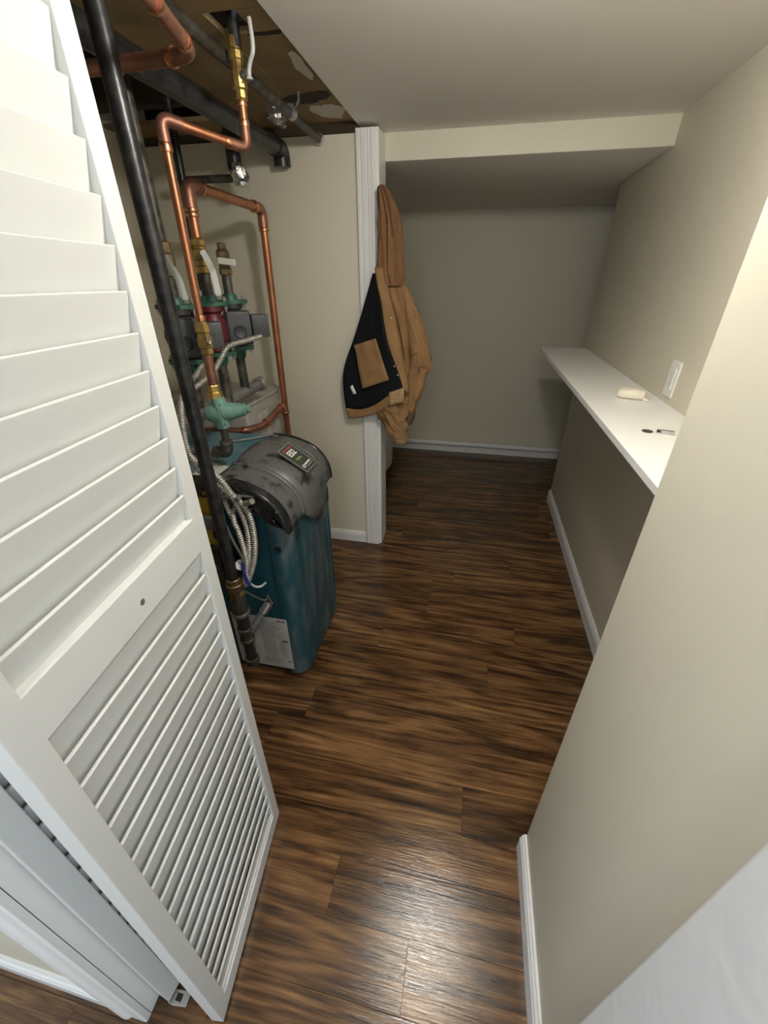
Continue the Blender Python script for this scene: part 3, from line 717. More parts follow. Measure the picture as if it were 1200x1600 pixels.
conduit([(-0.722, 1.050, 0.845), (-0.728, 1.035, 0.820), (-0.715, 1.012, 0.800), (-0.704, 1.008, 0.765), (-0.698, 1.008, 0.678), (-0.702, 1.004, 0.618), (-0.728, 1.002, 0.545)], 0.0082, 'short flexible conduit starting at an elbow connector in the bundle')
cl = thing('conduit_clamp', (-0.70, 1.045, 0.88), 'silver conduit clamp holding the bundle under the hood cap', 'clamp')
for p, q in (((-0.744, 1.03, 0.884), (-0.715, 1.03, 0.890)), ((-0.704, 1.03, 0.878), (-0.690, 1.03, 0.884)), ((-0.672, 1.03, 0.868), (-0.640, 1.02, 0.884))):
    B().tube([p, q], 0.0098, 10).build('clip', 'galv', cl, smooth=True)
B().tube([(-0.745, 1.048, 0.884), (-0.650, 1.048, 0.884)], 0.005, 8).build('bar', 'galv', cl, smooth=True)
tag(B().tube(spline([(-0.752, 1.010, 0.825), (-0.745, 1.004, 0.800), (-0.727, 1.0, 0.735), (-0.708, 1.0, 0.675), (-0.700, 1.0, 0.64)]), 0.0048, 8).build('thermostat_cable', 'steel_grey', smooth=True),
    'thin grey cable leaning from the gas pipe across the conduits', 'cable')
tag(B().tube(spline([(-0.704, 0.996, 0.645), (-0.707, 0.994, 0.61), (-0.704, 0.995, 0.572), (-0.70, 1.0, 0.55)]), 0.0065, 8).build('blue_wire', 'blue_wire', smooth=True),
    'short blue wire end hanging by the conduit bundle', 'wire')
tag(B().tube(spline([(-0.703, 1.0, 0.60), (-0.703, 1.003, 0.56), (-0.695, 1.02, 0.525), (-0.680, 1.035, 0.515), (-0.664, 1.045, 0.527)]), 0.0042, 8).build('white_wire', 'white_wire', smooth=True),
    'curved white wire end sticking out near the gas inlet', 'wire')
tag(B().tube(spline([(-0.722, 0.985, 0.535), (-0.708, 1.01, 0.49), (-0.690, 1.035, 0.450), (-0.676, 1.048, 0.440), (-0.672, 1.055, 0.455), (-0.668, 1.058, 0.43), (-0.660, 1.06, 0.41)]), 0.0026, 8).build('ground_wire', 'galv', smooth=True),
    'thin bare wire from the brass union to the gas inlet hole', 'wire')

# ------------------------------------------------------------------ copper fill line with green regulator
def ring(b, p, d, r, l=0.012):
    d = Vector(d).normalized(); p = Vector(p)
    b.lathe(p - d * l / 2, d, [(0, r * 0.96), (l * 0.2, r), (l * 0.8, r), (l, r * 0.96)], 16)
LX, LY = -0.797, 1.18
cf = thing('copper_fill_line', (LX, LY, 0.99), 'thin copper water line with brass valve and mint green regulator over the boiler', 'pipe')
far = Vector((-0.668, 1.365, 1.805))
B().tube(fillet([(LX, LY, 1.385), (LX + 0.004, LY, 1.832), far, (-0.666, 1.365, 1.912)], 0.028, 8), 0.0112, 16).build('copper_pipe', 'copper', cf, smooth=True)
jt = B()
dirh = (far - Vector((LX + 0.004, LY, 1.832))).normalized()
ring(jt, (LX + 0.004, LY, 1.775), (0, 0, 1), 0.0155, 0.016); ring(jt, (LX, LY, 1.395), (0, 0, 1), 0.0155, 0.016)
ring(jt, far - dirh * 0.055, dirh, 0.0135, 0.014); ring(jt, (-0.667, 1.365, 1.858), (0, 0, 1), 0.0138, 0.014); ring(jt, (-0.667, 1.365, 1.897), (0, 0, 1), 0.0145, 0.012)
jt.split('joint_ring', 'copper_bright', cf, smooth=True)
el = B(); el.tube(fillet([(LX + 0.004, LY, 1.785), (LX + 0.004, LY, 1.832), Vector((LX + 0.004, LY, 1.832)) + dirh * 0.05], 0.030, 8), 0.0145, 16)
el.tube(fillet([far - dirh * 0.05, far, far + Vector((0, 0, 0.05))], 0.030, 8), 0.0132, 16)
el.split('elbow', 'copper_dull', cf, smooth=True)
vb = B(); vb.lathe((LX, LY, 1.388), (0, 0, -1), [(0, 0.014), (0.006, 0.016), (0.012, 0.021), (0.030, 0.021), (0.034, 0.018), (0.042, 0.018), (0.046, 0.022), (0.072, 0.022), (0.076, 0.018), (0.090, 0.018), (0.094, 0.015)], 8)
vb.build('brass_valve', 'brass', cf, smooth=True, angle=25)
B().obox((LX + 0.018, LY - 0.012, 1.335), (0.8, -0.6, 0), (0.6, 0.8, 0), (0, 0, 1), 0.004, 0.006, 0.016).build('valve_stem', 'brass_old', cf, bevel=0.002)
B().lathe((LX + 0.022, LY - 0.014, 1.330), (0.8, -0.6, 0.1), [(0, 0.006), (0.006, 0.006), (0.008, 0.003)], 8).build('stem_nut', 'chrome', cf)
B().tube([(LX, LY, 1.298), (LX - 0.004, LY, 1.195)], 0.0145, 14).build('brass_nipple', 'copper_dull', cf, smooth=True)
nu = B(); nu.lathe((LX - 0.004, LY, 1.205), (0, 0, -1), [(0, 0.015), (0.004, 0.018), (0.022, 0.018), (0.024, 0.025), (0.042, 0.025), (0.046, 0.018)], 6)
nu.build('brass_nut', 'brass', cf, smooth=True, angle=20)
rg = B(); rc = Vector((LX + 0.002, LY, 1.115))
rg.lathe(rc + Vector((0, 0, 0.050)), (0, 0, -1), [(0, 0.021), (0.016, 0.023), (0.03, 0.028), (0.06, 0.028), (0.085, 0.024), (0.10, 0.022)], 16)
ra = Vector((0.93, 0.28, 0.10)).normalized()
rg.lathe(rc - ra * 0.052, ra, [(0, 0.010), (0.012, 0.026), (0.035, 0.034), (0.05, 0.034)], 18)
reg = rg.build('regulator_body', 'mint', cf, smooth=True, angle=40)
B().lathe(rc, ra, [(0.012, 0.030), (0.045, 0.026), (0.075, 0.020), (0.082, 0.020), (0.084, 0.014), (0.096, 0.014), (0.098, 0.009)], 18).build('bonnet', 'mint', reg, smooth=True, angle=35)
side = ra.cross(Vector((0, 0, 1))).normalized(); upv = side.cross(ra)
fl = B().obox(rc + ra * 0.004, ra, side, upv, 0.006, 0.029, 0.040).build('bonnet_flange', 'mint', reg, bevel=0.004)
bl = B()
for a, b_ in ((-1, -1), (1, -1), (1, 1), (-1, 1)): bl.lathe(rc + ra * 0.009 + side * (0.021 * a) + upv * (0.031 * b_), ra, [(0, 0.0055), (0.006, 0.0055), (0.007, 0.003)], 8)
bl.split('flange_bolt', 'mint', fl, smooth=True)
B().tube([(LX + 0.002, LY, 1.07), (LX + 0.0, LY, 1.005)], 0.0125, 14).build('iron_nipple', 'iron', cf, smooth=True)
eb = B(); eb.tube(fillet([(LX, LY, 1.012), (LX, LY, 0.975), (LX - 0.05, LY, 0.972)], 0.02, 6), 0.0195, 14); ring(eb, (LX, LY, 1.010), (0, 0, 1), 0.0225, 0.014); ring(eb, (LX - 0.045, LY, 0.972), (1, 0, 0), 0.0222, 0.012)
eb.build('iron_elbow', 'iron', cf, smooth=True)
B().tube([(LX - 0.04, LY, 0.972), (-1.18, LY, 0.965)], 0.0155, 14).build('iron_pipe', 'steel_grey', cf, smooth=True)

# ball valve at the ceiling on the same line
ov = thing('ceiling_shutoff_valve', (-0.662, 1.365, 1.908), 'brass shutoff valve with silver lever hanging from the ceiling hole', 'valve')
B().tube([(-0.662, 1.365, 1.998), (-0.658, 1.365, 2.260)], 0.0140, 14).build('steel_stub', 'steel_black', ov, smooth=True)
B().lathe((-0.666, 1.365, 1.900), (0, 0, 1), [(0, 0.0135), (0.006, 0.017), (0.020, 0.017), (0.024, 0.020), (0.040, 0.021), (0.050, 0.021), (0.062, 0.017), (0.075, 0.0165), (0.078, 0.019), (0.092, 0.019), (0.096, 0.0165), (0.118, 0.0155)], 10).build('valve_body', 'brass', ov, smooth=True, angle=28)
B().lathe((-0.652, 1.357, 1.946), (0.85, -0.5, 0), [(0, 0.010), (0.022, 0.009), (0.030, 0.007)], 10).build('stem', 'galv', ov, smooth=True)
B().tube(spline([(-0.624, 1.340, 1.933), (-0.622, 1.339, 1.950), (-0.614, 1.335, 1.963), (-0.602, 1.330, 1.978), (-0.600, 1.330, 1.998), (-0.602, 1.330, 2.034)]), [0.0085, 0.009, 0.006] + [0.0052] * 38, 8).build('lever', 'handle', ov, smooth=True)

# ------------------------------------------------------------------ larger copper heating line
HX = -0.93
ch = thing('copper_heating_line', (HX, 1.95, 0.6), 'thick copper heating line looping over the pumps and down behind the boiler', 'pipe')
B().tube(fillet([(HX, 1.45, 1.60), (HX, 1.45, 1.752), (-0.925, 1.95, 1.745), (-0.935, 1.95, 0.55)], 0.045, 8), 0.0165, 18).build('copper_pipe', 'copper', ch, smooth=True)
el = B(); el.tube(fillet([(HX, 1.45, 1.69), (HX, 1.45, 1.752), (HX, 1.515, 1.752)], 0.045, 8), 0.0205, 16); el.tube(fillet([(-0.925, 1.885, 1.746), (-0.925, 1.95, 1.745), (-0.926, 1.95, 1.68)], 0.045, 8), 0.0205, 16)
el.split('elbow', 'copper_dull', ch, smooth=True)
jt = B()
for p, d in (((HX, 1.45, 1.685), (0, 0, 1)), ((HX, 1.45, 1.672), (0, 0, 1)), ((HX, 1.45, 1.598), (0, 0, 1)), ((-0.926, 1.95, 1.672), (0, 0, 1)), ((HX, 1.52, 1.752), (0, 1, 0)), ((-0.926, 1.88, 1.746), (0, 1, 0)), ((-0.934, 1.95, 0.885), (0, 0, 1))): ring(jt, p, d, 0.0225, 0.010)
jt.split('joint_ring', 'copper_bright', ch, smooth=True)
B().tube(fillet([(-0.932, 1.95, 0.925), (-0.935, 1.90, 0.922), (-0.955, 1.74, 0.880), (-1.0, 1.64, 0.884), (-1.20, 1.60, 0.884)], 0.03, 6), 0.0165, 16).build('branch_pipe', 'copper_dull', ch, smooth=True)
jt = B(); ring(jt, (-0.951, 1.765, 0.889), (0.1, 0.95, 0.25), 0.0215, 0.014); ring(jt, (-1.005, 1.637, 0.884), (0.9, 0.2, 0), 0.0215, 0.016); ring(jt, (-0.934, 1.905, 0.922), (0, 1, 0.1), 0.0215, 0.014)
jt.split('solder_ring', 'copper_bright', ch, smooth=True)
vb = B(); vb.lathe((HX, 1.45, 1.612), (0, 0, -1), [(0, 0.019), (0.006, 0.024), (0.022, 0.024), (0.025, 0.019), (0.03, 0.019), (0.034, 0.027), (0.060, 0.027), (0.064, 0.022), (0.078, 0.022), (0.082, 0.026), (0.100, 0.026), (0.104, 0.020)], 8)
vb.build('brass_valve', 'brass', ch, smooth=True, angle=25)
B().tube([(HX, 1.45, 1.515), (HX, 1.45, 1.43)], 0.0185, 14).build('iron_nipple', 'iron', ch, smooth=True)
def lever(par, pts, w=0.0095, t=0.0022, ndir=(0.5, -0.87, 0)):
    P = spline(pts, 5); n = Vector(ndir).normalized(); rows = []
    for i, p in enumerate(P):
        tg = (P[min(i + 1, len(P) - 1)] - P[max(i - 1, 0)]).normalized(); s = n.cross(tg).normalized()
        ww = w * (0.55 if i in (0, len(P) - 1) else 1)
        rows.append([p - s * ww - n * t, p + s * ww - n * t, p + s * ww + n * t, p - s * ww + n * t])
    return B().rings(rows).build('lever', 'handle', par, smooth=True, angle=30)
B().lathe((HX + 0.012, 1.44, 1.568), (0.6, -0.8, 0), [(0, 0.010), (0.030, 0.010), (0.036, 0.007)], 10).build('valve_stem', 'galv', ch, smooth=True)
lever(ch, [(-0.892, 1.405, 1.575), (-0.883, 1.405, 1.558), (-0.870, 1.40, 1.533), (-0.857, 1.39, 1.513), (-0.854, 1.39, 1.48), (-0.852, 1.39, 1.446)])

# ------------------------------------------------------------------ circulator pumps on the grey header
hd = thing('supply_header', (-0.94, 1.45, 1.07), 'grey steel header pipe with green flanges above the boiler', 'pipe')
B().tube([(-0.94, 1.16, 1.066), (-0.936, 1.745, 1.080)], 0.0235, 18).build('header_pipe', 'steel_grey', hd, smooth=True)
B().lathe((-0.936, 1.715, 1.080), (0, 1, 0), [(0, 0.0245), (0.004, 0.031), (0.030, 0.031), (0.036, 0.024), (0.038, 0.001)], 18).build('end_cap', 'galv', hd, smooth=True)
def flange(par, c, z0, th, taper, ax, material='green'):
    """oval two-bolt flange with a hub"""
    c = Vector((c[0], c[1], 0)); a = Vector(ax).normalized(); b = Vector((-a.y, a.x, 0)); ring_ = []
    for i in range(28):
        t = 2 * PI * i / 28
        ring_.append(c + a * (0.062 * math.cos(t)) + b * (0.043 * math.sin(t)))
    bb = B().extrude([(p.x, p.y, z0) for p in ring_], (0, 0, th))
    d = 1 if taper > 0 else -1
    zb = z0 + th if d > 0 else z0
    bb.lathe((c.x, c.y, zb - d * 0.001), (0, 0, d), [(0, 0.030), (abs(taper) * 0.7, 0.027), (abs(taper), 0.023)], 12)
    f_ = bb.build('flange', material, par, smooth=True, angle=35)
    bt = B()
    for s in (-1, 1):
        p = c + a * (0.050 * s); bt.lathe((p.x, p.y, z0 - 0.020), (0, 0, 1), [(0, 0.004), (0.008, 0.004), (0.009, 0.0075), (0.016, 0.0075), (0.017, 0.005), (th + 0.022, 0.005), (th + 0.023, 0.0078), (th + 0.030, 0.0078), (th + 0.031, 0.004), (th + 0.036, 0.004)], 8)
    bt.split('bolt', 'chrome', f_, smooth=True)
    return f_
def pump(c, label, mdir, body='pump_black', head='pump_grey', term=1, fax=(0.85, 0.5, 0)):
    p = thing('circulator_pump', (c[0], c[1], 1.25), label, 'pump', 'circulator pumps on the header')
    md = Vector((*mdir, 0)).normalized(); sd = Vector((-md.y, md.x, 0)); z = Vector((0, 0, 1)); C = Vector((c[0], c[1], 1.335))
    B().lathe((c[0], c[1], 1.265), (0, 0, 1), [(0, 0.040), (0.012, 0.040), (0.020, 0.030), (0.045, 0.046), (0.095, 0.046), (0.122, 0.030), (0.130, 0.042), (0.148, 0.042)], 20).build('volute', body, p, smooth=True, angle=40)
    flange(p, c, 1.412, 0.012, 0.022, fax); flange(p, c, 1.246, 0.014, -0.035, fax)
    B().lathe(C, md, [(0.02, 0.054), (0.050, 0.054), (0.055, 0.046), (0.085, 0.046)], 20).build('motor_neck', 'pump_black', p, smooth=True, angle=40)
    h = B().obox(C + md * 0.100, md, sd, z, 0.026, 0.044, 0.058).build('motor_head', head, p, bevel=0.010, seg=3)
    B().lathe(C + md * 0.124 - z * 0.012, md, [(0, 0.024), (0.0035, 0.024), (0.005, 0.021), (0.003, 0.016), (0.003, 0.001)], 20).build('motor_plug', 'pump_black', h, smooth=True)
    t = B().obox(C + md * 0.060 + sd * (0.085 * term), md, sd, z, 0.030, 0.032, 0.040).build('terminal_box', head, p, bevel=0.005)
    B().lathe(C + md * 0.0895 + sd * (0.09 * term) + z * 0.004, md, [(0, 0.0035), (0.001, 0.003)], 8).build('cover_screw', 'dark', t)
    B().tube([(c[0], c[1], 1.225), (c[0], c[1], 1.07)], 0.0185, 14).build('riser', 'iron', p, smooth=True)
    return p
pump((-0.936, 1.60), 'charcoal circulator pump farthest from the door, under the white butterfly valve', (0.62, -0.78))
pump((-0.950, 1.29), 'black circulator pump nearest the door, partly behind the black gas pipe', (0.62, -0.78))
pump((-0.930, 1.45), 'dark red circulator pump between the two black ones', (-0.95, 0.3), body='red', head='red')
# riser valve over the far pump, and the lever valve over the near pump
bv = thing('butterfly_valve', (-0.936, 1.60, 1.45), 'old brass valve with white butterfly handle on the far pump', 'valve')
B().tube([(-0.936, 1.60, 1.445), (-0.934, 1.60, 1.52)], 0.0175, 14).build('iron_nipple', 'iron', bv, smooth=True)
B().lathe((-0.934, 1.60, 1.505), (0, 0, 1), [(0, 0.018), (0.003, 0.024), (0.02, 0.024), (0.024, 0.020), (0.05, 0.022), (0.056, 0.024), (0.075, 0.024), (0.08, 0.018), (0.084, 0.016), (0.10, 0.016), (0.103, 0.008)], 8).build('valve_body', 'brass_old', bv, smooth=True, angle=25)
B().obox((-0.905, 1.568, 1.548), (0.9, 0.3, -0.1), (0, 0, 1), (0.3, -0.9, 0), 0.030, 0.0105, 0.004).build('butterfly_handle', 'handle', bv, bevel=0.003)
lv = thing('lever_valve', (-0.955, 1.29, 1.45), 'lever valve with bent white handle on the pump nearest the door', 'valve')
B().tube([(-0.950, 1.29, 1.44), (-0.950, 1.29, 2.0)], 0.0165, 14).build('iron_riser', 'iron', lv, smooth=True)
B().lathe((-0.950, 1.29, 1.50), (0, 0, 1), [(0, 0.018), (0.004, 0.025), (0.03, 0.025), (0.034, 0.028), (0.06, 0.028), (0.064, 0.025), (0.09, 0.025), (0.094, 0.018)], 8).build('valve_body', 'brass_old', lv, smooth=True, angle=25)
B().lathe((-0.945, 1.275, 1.54), (0.3, -0.9, 0), [(0, 0.010), (0.024, 0.010), (0.03, 0.006)], 10).build('valve_stem', 'galv', lv, smooth=True)
lever(lv, [(-0.908, 1.235, 1.556), (-0.900, 1.232, 1.538), (-0.884, 1.23, 1.512), (-0.874, 1.23, 1.490), (-0.871, 1.23, 1.465), (-0.867, 1.23, 1.440)])
B().tube([(-0.936, 1.250, 1.540), (-0.905, 1.236, 1.546)], 0.007, 10).build('stem_arm', 'galv', lv, smooth=True)

# ------------------------------------------------------------------ pale grey tank behind the boiler
tk = thing('storage_tank', (-1.17, 1.86, 0), 'pale grey enamelled tank standing behind the boiler', 'tank')
TX0, TX1, TY0, TY1 = -1.42, -0.985, 1.665, 2.09
ch_ = 0.07
plan = [(TX0, TY0), (TX1 - 0.012, TY0), (TX1, TY0 + 0.012), (TX1, TY1 - ch_), (TX1 - ch_, TY1), (TX0, TY1)]
B().extrude([(x, y, 0.0) for x, y in plan], (0, 0, 0.985)).build('body', 'tank', tk, bevel=0.012, seg=3)
B().extrude([(x + (0.01 if x > -1.2 else -0.01), y, 0.985) for x, y in plan], (0, 0, 0.012)).build('lid', 'tank', tk, bevel=0.004)
st = B().box(TX1 - 0.001, TX1 + 0.0012, 1.76, 1.86, 0.70, 0.93).build('sticker', 'paper', tk)
B().box(TX1 + 0.001, TX1 + 0.0018, 1.76, 1.86, 0.70, 0.80).build('sticker_band', 'blue', st)

# ------------------------------------------------------------------ overhead pipes
op = thing('overhead_conduit', (-0.70, 2.09, 1.99), 'slim dark steel pipe running under the brown ceiling to the partition', 'pipe')
B().tube([(-0.706, 0.5, 1.995), (-0.704, 2.096, 1.988)], 0.0150, 14).build('pipe', 'iron', op, smooth=True)
B().lathe((-0.704, 2.088, 1.988), (0, 1, 0), [(0, 0.0185), (0.014, 0.0185), (0.016, 0.012)], 14).build('end_cap', 'chrome', op, smooth=True)
hg = thing('pipe_hanger', (-0.70, 1.80, 2.02), 'silver clamp holding the slim pipe at the stained ceiling', 'clamp')
B().lathe((-0.70, 1.79, 1.9915), (0, 1, 0), [(0, 0.021), (0.020, 0.021)], 16).build('band', 'galv', hg, smooth=True)
B().tube([(-0.683, 1.80, 2.0), (-0.668, 1.80, 2.02), (-0.668, 1.80, BOARD)], 0.007, 8).build('rod', 'iron', hg, smooth=True)
o2 = thing('overhead_main', (-0.865, 2.06, 1.95), 'thick black steel pipe hanging beside the slim pipe overhead', 'pipe')
B().tube([(-0.865, 0.9, 1.945), (-0.865, 2.045, 1.955)], 0.030, 18).build('pipe', 'steel_black', o2, smooth=True)
B().tube(fillet([(-0.865, 2.01, 1.955), (-0.865, 2.075, 1.955), (-0.865, 2.078, 1.90)], 0.03, 6), 0.034, 18).build('elbow', 'steel_black', o2, smooth=True)
o3 = thing('overhead_copper', (-0.61, 1.06, 1.888), 'fat dull copper pipe turning a corner under the ceiling', 'pipe')
B().tube(fillet([(-0.54, 0.50, 1.895), (-0.567, 0.893, 1.889), (-0.612, 1.065, 1.887), (-1.10, 1.085, 1.887)], 0.04, 8), 0.0135, 18).build('pipe', 'copper_dull', o3, smooth=True)
jt = B(); ring(jt, (-0.662, 1.067, 1.887), (1, -0.05, 0), 0.0165, 0.014); ring(jt, (-0.598, 1.012, 1.888), (0.25, -0.95, 0), 0.0165, 0.014); ring(jt, (-0.800, 1.073, 1.887), (1, -0.05, 0), 0.0165, 0.016); ring(jt, (-0.567, 0.893, 1.889), (-0.1, 1, 0), 0.0165, 0.012)
jt.split('joint_ring', 'copper_bright', o3, smooth=True)
o4 = thing('insulated_drop_pipe', (-1.02, 1.95, 1.85), 'black drop pipe with a crumpled foil end near the partition', 'pipe')
B().tube([(-1.02, 1.95, 2.25), (-1.018, 1.95, 1.87)], 0.028, 16).build('pipe', 'steel_black', o4, smooth=True)
B().tube([(-1.00, 1.93, 1.845), (-1.28, 1.95, 1.85)], 0.014, 12).build('side_pipe', 'iron', o4, smooth=True)
def foil(name, c, hx, hz, par, seed, axx=(0.85, 0.5, 0)):
    rnd = random.Random(seed); a = Vector(axx).normalized(); n = Vector((a.y, -a.x, 0)); rows = []; c = Vector(c)
    for j in range(7):
        t = j / 6; w = hx * (0.55 + 0.9 * t - 0.75 * t ** 3); row = []
        for i in range(10):
            an = 2 * PI * i / 10
            row.append(c + Vector((0, 0, hz * (1 - 2 * t))) + a * (w * math.cos(an) * rnd.uniform(0.85, 1.15)) + n * (0.024 * math.sin(an) * rnd.uniform(0.7, 1.3)) + a * (0.012 * t))
        rows.append(row)
    return B().rings(rows).build(name, 'foil', par, smooth=True, angle=25)
foil('foil_wrap', (-0.990, 1.915, 1.852), 0.036, 0.036, o4, 2)
fw2 = foil('foil_scrap', (-0.815, 1.93, 2.025), 0.040, 0.034, None, 6)
tag(fw2, 'crumpled foil scrap between the two overhead pipes', 'foil')
tag(B().tube([(-1.165, 1.80, 2.2), (-1.172, 1.80, 1.45)], 0.0155, 12).build('drop_pipe', 'steel_black', smooth=True), 'thin black drop pipe behind the copper loops', 'pipe')
# cable clipped along the left corner
tag(B().tube([(-1.545, 2.118, 2.0), (-1.552, 2.118, 1.2)], 0.006, 8).build('corner_cable', 'iron', smooth=True), 'thin dark cable running down the partition near its left corner', 'cable')

# ------------------------------------------------------------------ laundry machines behind the partition
def machine(y0, y1, label):
    w = thing('laundry_machine', (-0.92, (y0 + y1) / 2, 0), label, 'washing machine', 'white laundry machines')
    plan = [(-1.28, y0)] + [(-0.672 + 0.066 * math.sin(PI * (i / 12)) ** 0.8, y0 + (y1 - y0) * i / 12) for i in range(13)] + [(-1.28, y1)]
    B().extrude([(x, y, 0.085) for x, y in plan], (0, 0, 0.80)).build('cabinet', 'appliance', w, smooth=True, angle=25)
    B().box(-1.26, -0.70, y0 + 0.02, y1 - 0.02, 0.0, 0.085).build('plinth', 'dark', w)
    B().extrude([(x + (0.006 if x > -1.2 else 0), y, 0.889) for x, y in plan], (0, 0, 0.03)).build('lid', 'appliance', w, smooth=True, angle=25)
    B().box(-1.28, -1.14, y0 + 0.01, y1 - 0.01, 0.92, 1.03).build('control_panel', 'appliance', w, bevel=0.01)
machine(2.875, 3.52, 'white laundry machine nearest the back wall, behind the hanging jacket')
machine(2.275, 2.860, 'white laundry machine just behind the beige partition')

# ------------------------------------------------------------------ work jacket on the casing
jk = thing('work_jacket', (-0.44, 2.06, 0.72), 'tan hooded work jacket with black lining hanging on the white casing', 'jacket')
from mathutils import noise as mnoise
def loft(secs, name, material, par, seg=56, folds=0.0, nf=5, seed=1, n_sub=10, wr=0.0, wz=22.0, wa=3.0):
    """secs: (x, y, z, half width x, half depth y); folds run along, wrinkles run across"""
    rnd = random.Random(seed); ph = rnd.uniform(0, 6.28)
    P = spline([Vector(s[:3]) for s in secs], n_sub); R = spline([Vector((s[3], s[4], 0)) for s in secs], n_sub); rows = []
    for k, (p, r) in enumerate(zip(P, R)):
        v = k / (len(P) - 1); row = []; end = min(1.0, 6 * v, 6 * (1 - v))
        for i in range(seg):
            a = 2 * PI * i / seg; c, s_ = math.cos(a), math.sin(a)
            q = mnoise.noise(Vector((c * nf * 0.42 + seed * 3.1, s_ * nf * 0.42, p.z * 3.0)))
            ridge = 1 - abs(q) * 2.2                                   # sharp crests between soft valleys
            w_ = 1 - 2.2 * abs(mnoise.noise(Vector((c * wa * 0.4 + 7.7 * seed, s_ * wa * 0.4, p.z * wz + 1.7 * c))))
            f_ = 1 + folds * (ridge - 0.62) * (0.4 + 0.6 * end) + wr * (w_ - 0.5) * end
            row.append(p + Vector((r.x * c * f_, r.y * s_ * f_, 0)))
        rows.append(row)
    return B().rings(rows).build(name, material, par, smooth=True, angle=80)
# hood, pulled long by its own weight
loft([(-0.441, 2.085, 1.828, 0.008, 0.010), (-0.437, 2.080, 1.818, 0.019, 0.024), (-0.425, 2.080, 1.785, 0.030, 0.038), (-0.412, 2.085, 1.735, 0.042, 0.048), (-0.406, 2.09, 1.68, 0.050, 0.052), (-0.405, 2.095, 1.60, 0.051, 0.052), (-0.404, 2.095, 1.53, 0.055, 0.052), (-0.400, 2.095, 1.485, 0.056, 0.050), (-0.396, 2.095, 1.462, 0.050, 0.042)],
     'hood', 'canvas_hood', jk, folds=0.42, nf=6, seed=3, wr=0.06, wz=9)
# back body and far side
loft([(-0.395, 2.115, 1.50, 0.045, 0.040), (-0.380, 2.12, 1.43, 0.060, 0.052), (-0.352, 2.13, 1.34, 0.080, 0.060), (-0.330, 2.14, 1.23, 0.096, 0.066), (-0.315, 2.14, 1.13, 0.098, 0.068), (-0.325, 2.135, 1.04, 0.082, 0.062), (-0.358, 2.12, 0.95, 0.068, 0.048), (-0.380, 2.11, 0.90, 0.055, 0.035)],
     'body', 'canvas', jk, folds=0.30, nf=7, seed=8, wr=0.07, wz=10)
# sleeves: the far one bent at the elbow, the near one hanging straight below the hem
loft([(-0.305, 2.13, 1.34, 0.034, 0.042), (-0.278, 2.135, 1.26, 0.044, 0.052), (-0.262, 2.14, 1.18, 0.048, 0.055), (-0.252, 2.14, 1.115, 0.050, 0.055), (-0.248, 2.14, 1.095, 0.046, 0.050), (-0.262, 2.13, 1.07, 0.042, 0.050), (-0.278, 2.12, 1.00, 0.043, 0.050), (-0.292, 2.115, 0.94, 0.038, 0.046), (-0.300, 2.11, 0.885, 0.030, 0.038)],
     'sleeve', 'canvas', jk, folds=0.16, nf=4, seed=5, wr=0.20, wz=16)
loft([(-0.298, 2.11, 0.895, 0.030, 0.034), (-0.298, 2.108, 0.86, 0.028, 0.032), (-0.305, 2.105, 0.815, 0.022, 0.026)], 'knit_cuff', 'knit', jk, folds=0.05, nf=9, seed=2)
loft([(-0.405, 2.075, 0.99, 0.095, 0.040), (-0.400, 2.07, 0.93, 0.092, 0.046), (-0.388, 2.07, 0.87, 0.080, 0.046), (-0.368, 2.07, 0.81, 0.062, 0.042), (-0.352, 2.07, 0.765, 0.050, 0.040), (-0.345, 2.07, 0.735, 0.042, 0.036)],
     'sleeve', 'canvas', jk, folds=0.14, nf=5, seed=9, wr=0.22, wz=20)
loft([(-0.345, 2.07, 0.748, 0.044, 0.038), (-0.342, 2.07, 0.728, 0.042, 0.036), (-0.338, 2.07, 0.712, 0.030, 0.026)], 'cuff', 'cuff', jk, folds=0.04, nf=7, seed=4)
# front flap turned out: black lining with tan edges
def sheet(lft, rgt, y_of, nu, name, material, par, solid=0.006, nv=26, sag=0.0):
    """lft / rgt: polylines (x, z) from top to bottom"""
    Lp = spline([Vector((x, 0, z)) for x, z in lft], 8); Rp = spline([Vector((x, 0, z)) for x, z in rgt], 8)
    def at(Q, t):
        k = t * (len(Q) - 1); i = min(int(k), len(Q) - 2); return Q[i].lerp(Q[i + 1], k - i)
    rows = []
    for j in range(nv + 1):
        a, b_ = at(Lp, j / nv), at(Rp, j / nv); row = []
        for i in range(nu + 1):
            p = a.lerp(b_, i / nu); p.z -= sag * 4 * (i / nu) * (1 - i / nu) * (j / nv) ** 4; row.append(Vector((p.x, y_of(p.x, p.z, i / nu, j / nv), p.z)))
        rows.append(row)
    return B().grid(rows).build(name, material, par, smooth=True, angle=80, solid=solid)
def ylin(x, z, u, v):
    base = 2.060 - 0.045 * (u ** 1.5) * min(1, v * 2 + 0.3) + 0.012 * (1 - u)
    return base + 0.005 * math.sin(9 * u + 5 * v) * v + 0.004 * math.sin(15 * v + 4 * u) * v
LFT = [(-0.478, 1.512), (-0.508, 1.430), (-0.545, 1.325), (-0.585, 1.225), (-0.622, 1.140), (-0.642, 1.06), (-0.645, 0.97), (-0.638, 0.893)]
RGT = [(-0.458, 1.512), (-0.440, 1.42), (-0.425, 1.33), (-0.405, 1.24), (-0.380, 1.17), (-0.355, 1.11), (-0.332, 1.05), (-0.322, 1.018)]
lin = sheet(LFT, RGT, ylin, 16, 'lining', 'lining', jk, solid=0.010, sag=0.044)
yb = lambda d: (lambda x, z, u, v: ylin(x, z, u, 1.0) - d)
BOTL = [(-0.638, 0.893), (-0.560, 0.890), (-0.47, 0.925), (-0.39, 0.985), (-0.320, 1.015)]
